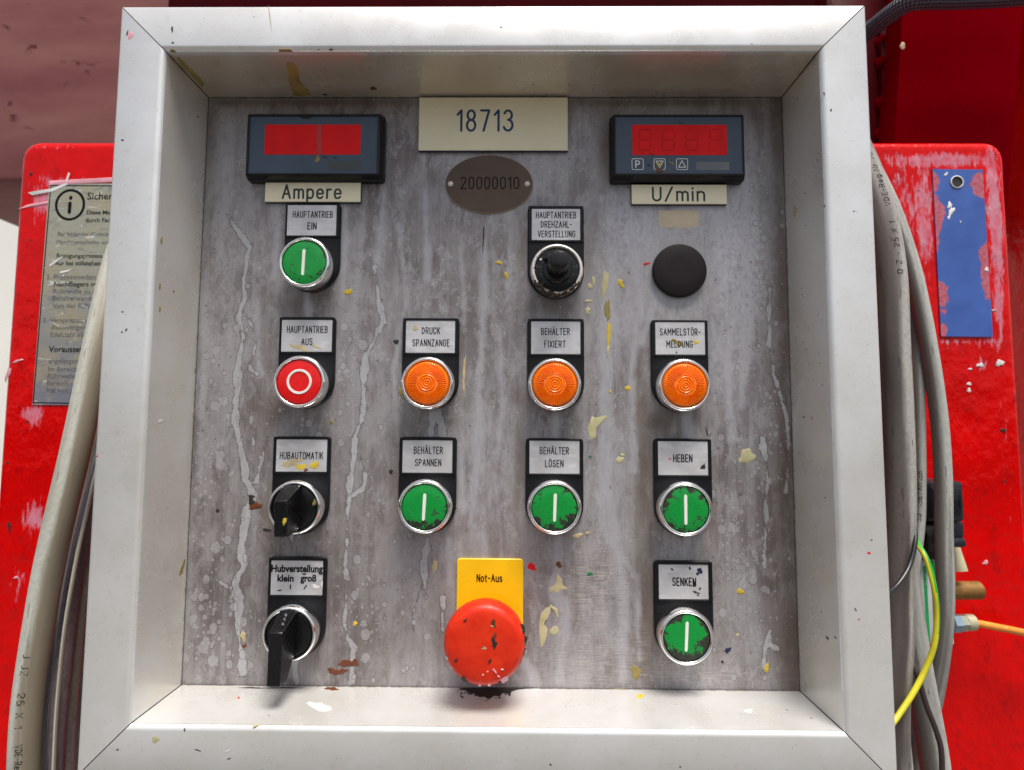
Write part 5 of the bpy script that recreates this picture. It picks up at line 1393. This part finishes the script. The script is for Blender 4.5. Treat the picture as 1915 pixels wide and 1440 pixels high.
cable('black_wire', [(1706, 940, 42), (1709, 975, 32), (1712, 1010, 26), (1703, 1053, 22), (1687, 1083, 18), (1668, 1104, 14), (1645, 1118, 8)], 4.2, WIRE, 'thin black wire curving in towards the frame above the green and yellow one', 'wire', None, 12, 2)
cable('brown_wire', [(1690, 1205, 46), (1697, 1222, 36), (1713, 1255, 30), (1733, 1320, 28), (1752, 1370, 28), (1761, 1412, 28), (1762, 1500, 30)], 4.6, WIREB, 'thin dark wire hanging down across the lower grey cable', 'wire', None, 12, 2)
cable('earth_wire', [(1709, 990, 50), (1716, 1016, 38), (1733, 1047, 30), (1747, 1100, 26), (1752, 1153, 26), (1747, 1207, 26), (1730, 1253, 26), (1707, 1297, 24), (1677, 1342, 20), (1655, 1370, 14)], 5, None, 'green and yellow earth wire looping in front of the right cable bundle', 'wire', None, 16, 2, mats=[EYEL, EGRN], mi=lambda i, k: 1 if (k + i * .1) % 16 < 7 else 0)

# braided hose over the column
o, path, r = cable('braided_hose', [(1990, -14, 150), (1900, -6, 150), (1800, -1, 150), (1730, 0, 150), (1695, 6, 156), (1660, 30, 172), (1632, 52, 190), (1600, 74, 205)], 17, BRAID, 'black braided hose lying across the top of the dark red column', 'hose', None, 28, 4)

# ------------------------------------------------------------------ solenoid valve
vq = at(1755, 1205, 95)
val = thing('solenoid_valve', (vq[0], 90, vq[2]), 'small solenoid valve with black plug and green and white body behind the right cables', 'valve')
def vbox(name, x0, y0, x1, y1, Yf, Yb, mat, parent, bev=.8):
    a = at(x0, y0, Yf); b = at(x1, y1, Yf)
    mb = MB(); mb.box(a[0], b[0], Yf, Yb, b[2], a[2], bev)
    return mb.build(name, mat, parent, 30)
vb = vbox('valve_body', 1718, 1047, 1785, 1206, 82, YC - .5, VWHT, val)
vbox('green_band', 1742, 1049, 1758, 1203, 81.4, 82.5, VGRN, vb, .1)
gs = MB(); px_rib(gs, [(1729, 1060), (1737, 1203)], 6, 81.95, .1); gs.build('green_stripe', VGRN, vb, 0)
m_ = MB(); q = at(1734, 1084, 81.8)
for ch, yy in zip('SOLENOID', range(8)): pass
letter(m_, '24 110', q[0] - .2, q[2], 81.8, 6.5, 1.6, .25, tilt=-pi / 2 + .05); m_.build('lettering', VWHT, vb, 0)
vp = vbox('plug', 1728, 900, 1806, 976, 70, YC - 1, VBLK, val, 2)
vbox('plug_window', 1776, 915, 1799, 962, 69.3, 70.5, BLACKG, vp, .3)
vbox('plug_neck', 1770, 975, 1805, 1007, 74, YC - 2, VBLK, val, 1.5)
vbox('plug_collar', 1768, 1006, 1810, 1025, 72, YC - 2, VBLK, val, 2)
vc = vbox('coil', 1724, 980, 1762, 1048, 76, YC - 2, BLACK, val, 1.5)
vbox('coil_lid', 1727, 984, 1752, 1032, 75.2, 76.4, BLACKG, vc, .3)
q0, q1 = at(1786, 1022, 88), at(1797, 1068, 86)
mb = MB(); tube(mb, [q0, (q0 + q1) / 2, q1], lambda L: 2.6 + L * .08, 18); mb.uv = {}; mb.build('cable_sleeve', BEIGE, val, 40)
def hcyl(name, x0, x1, yc, rpx, Y, mat, parent, n=28, rib=False):
    a = at(x0, yc, Y); b = at(x1, yc, Y); r = rpx * ppm(Y)
    mb = MB(); k = 12 if rib else 5
    path = [a + (b - a) * t for t in ([0, .02, .5, .98, 1] if not rib else list(np.linspace(0, 1, k)))]
    F = [.94, 1, 1, 1, .92]
    vs = []
    for i, p in enumerate(path):
        f = F[i] if not rib else (1 if 0 < i < k - 1 else .93)
        vs += [(p[0], p[1] + r * f * cos(2 * pi * j / n), p[2] + r * f * sin(2 * pi * j / n)) for j in range(n)]
    fs = [(i * n + j, (i + 1) * n + j, (i + 1) * n + (j + 1) % n, i * n + (j + 1) % n) for i in range(len(path) - 1) for j in range(n)]
    fs += [tuple(range(n)), tuple((len(path) - 1) * n + j for j in range(n - 1, -1, -1))]
    mb.add(vs, fs)
    return mb.build(name, mat, parent, 30)
hcyl('silencer', 1776, 1832, 1104, 16, 92, BRASS, val)
ft = hcyl('fitting', 1778, 1792, 1165, 17, 92, NICKB, val, 6)
hcyl('nut', 1791, 1805, 1164, 15.5, 92, NICK, ft, 6)
hcyl('collar', 1804, 1820, 1164, 14.5, 92, BEIGE, ft)
cable('pneumatic_tube', [(1815, 1165, 92), (1835, 1167, 92), (1870, 1174, 91), (1915, 1183, 90), (1990, 1200, 88)], 6.5, HOSEO, 'translucent orange pneumatic tube leaving the valve fitting to the right', 'tube', None, 18)
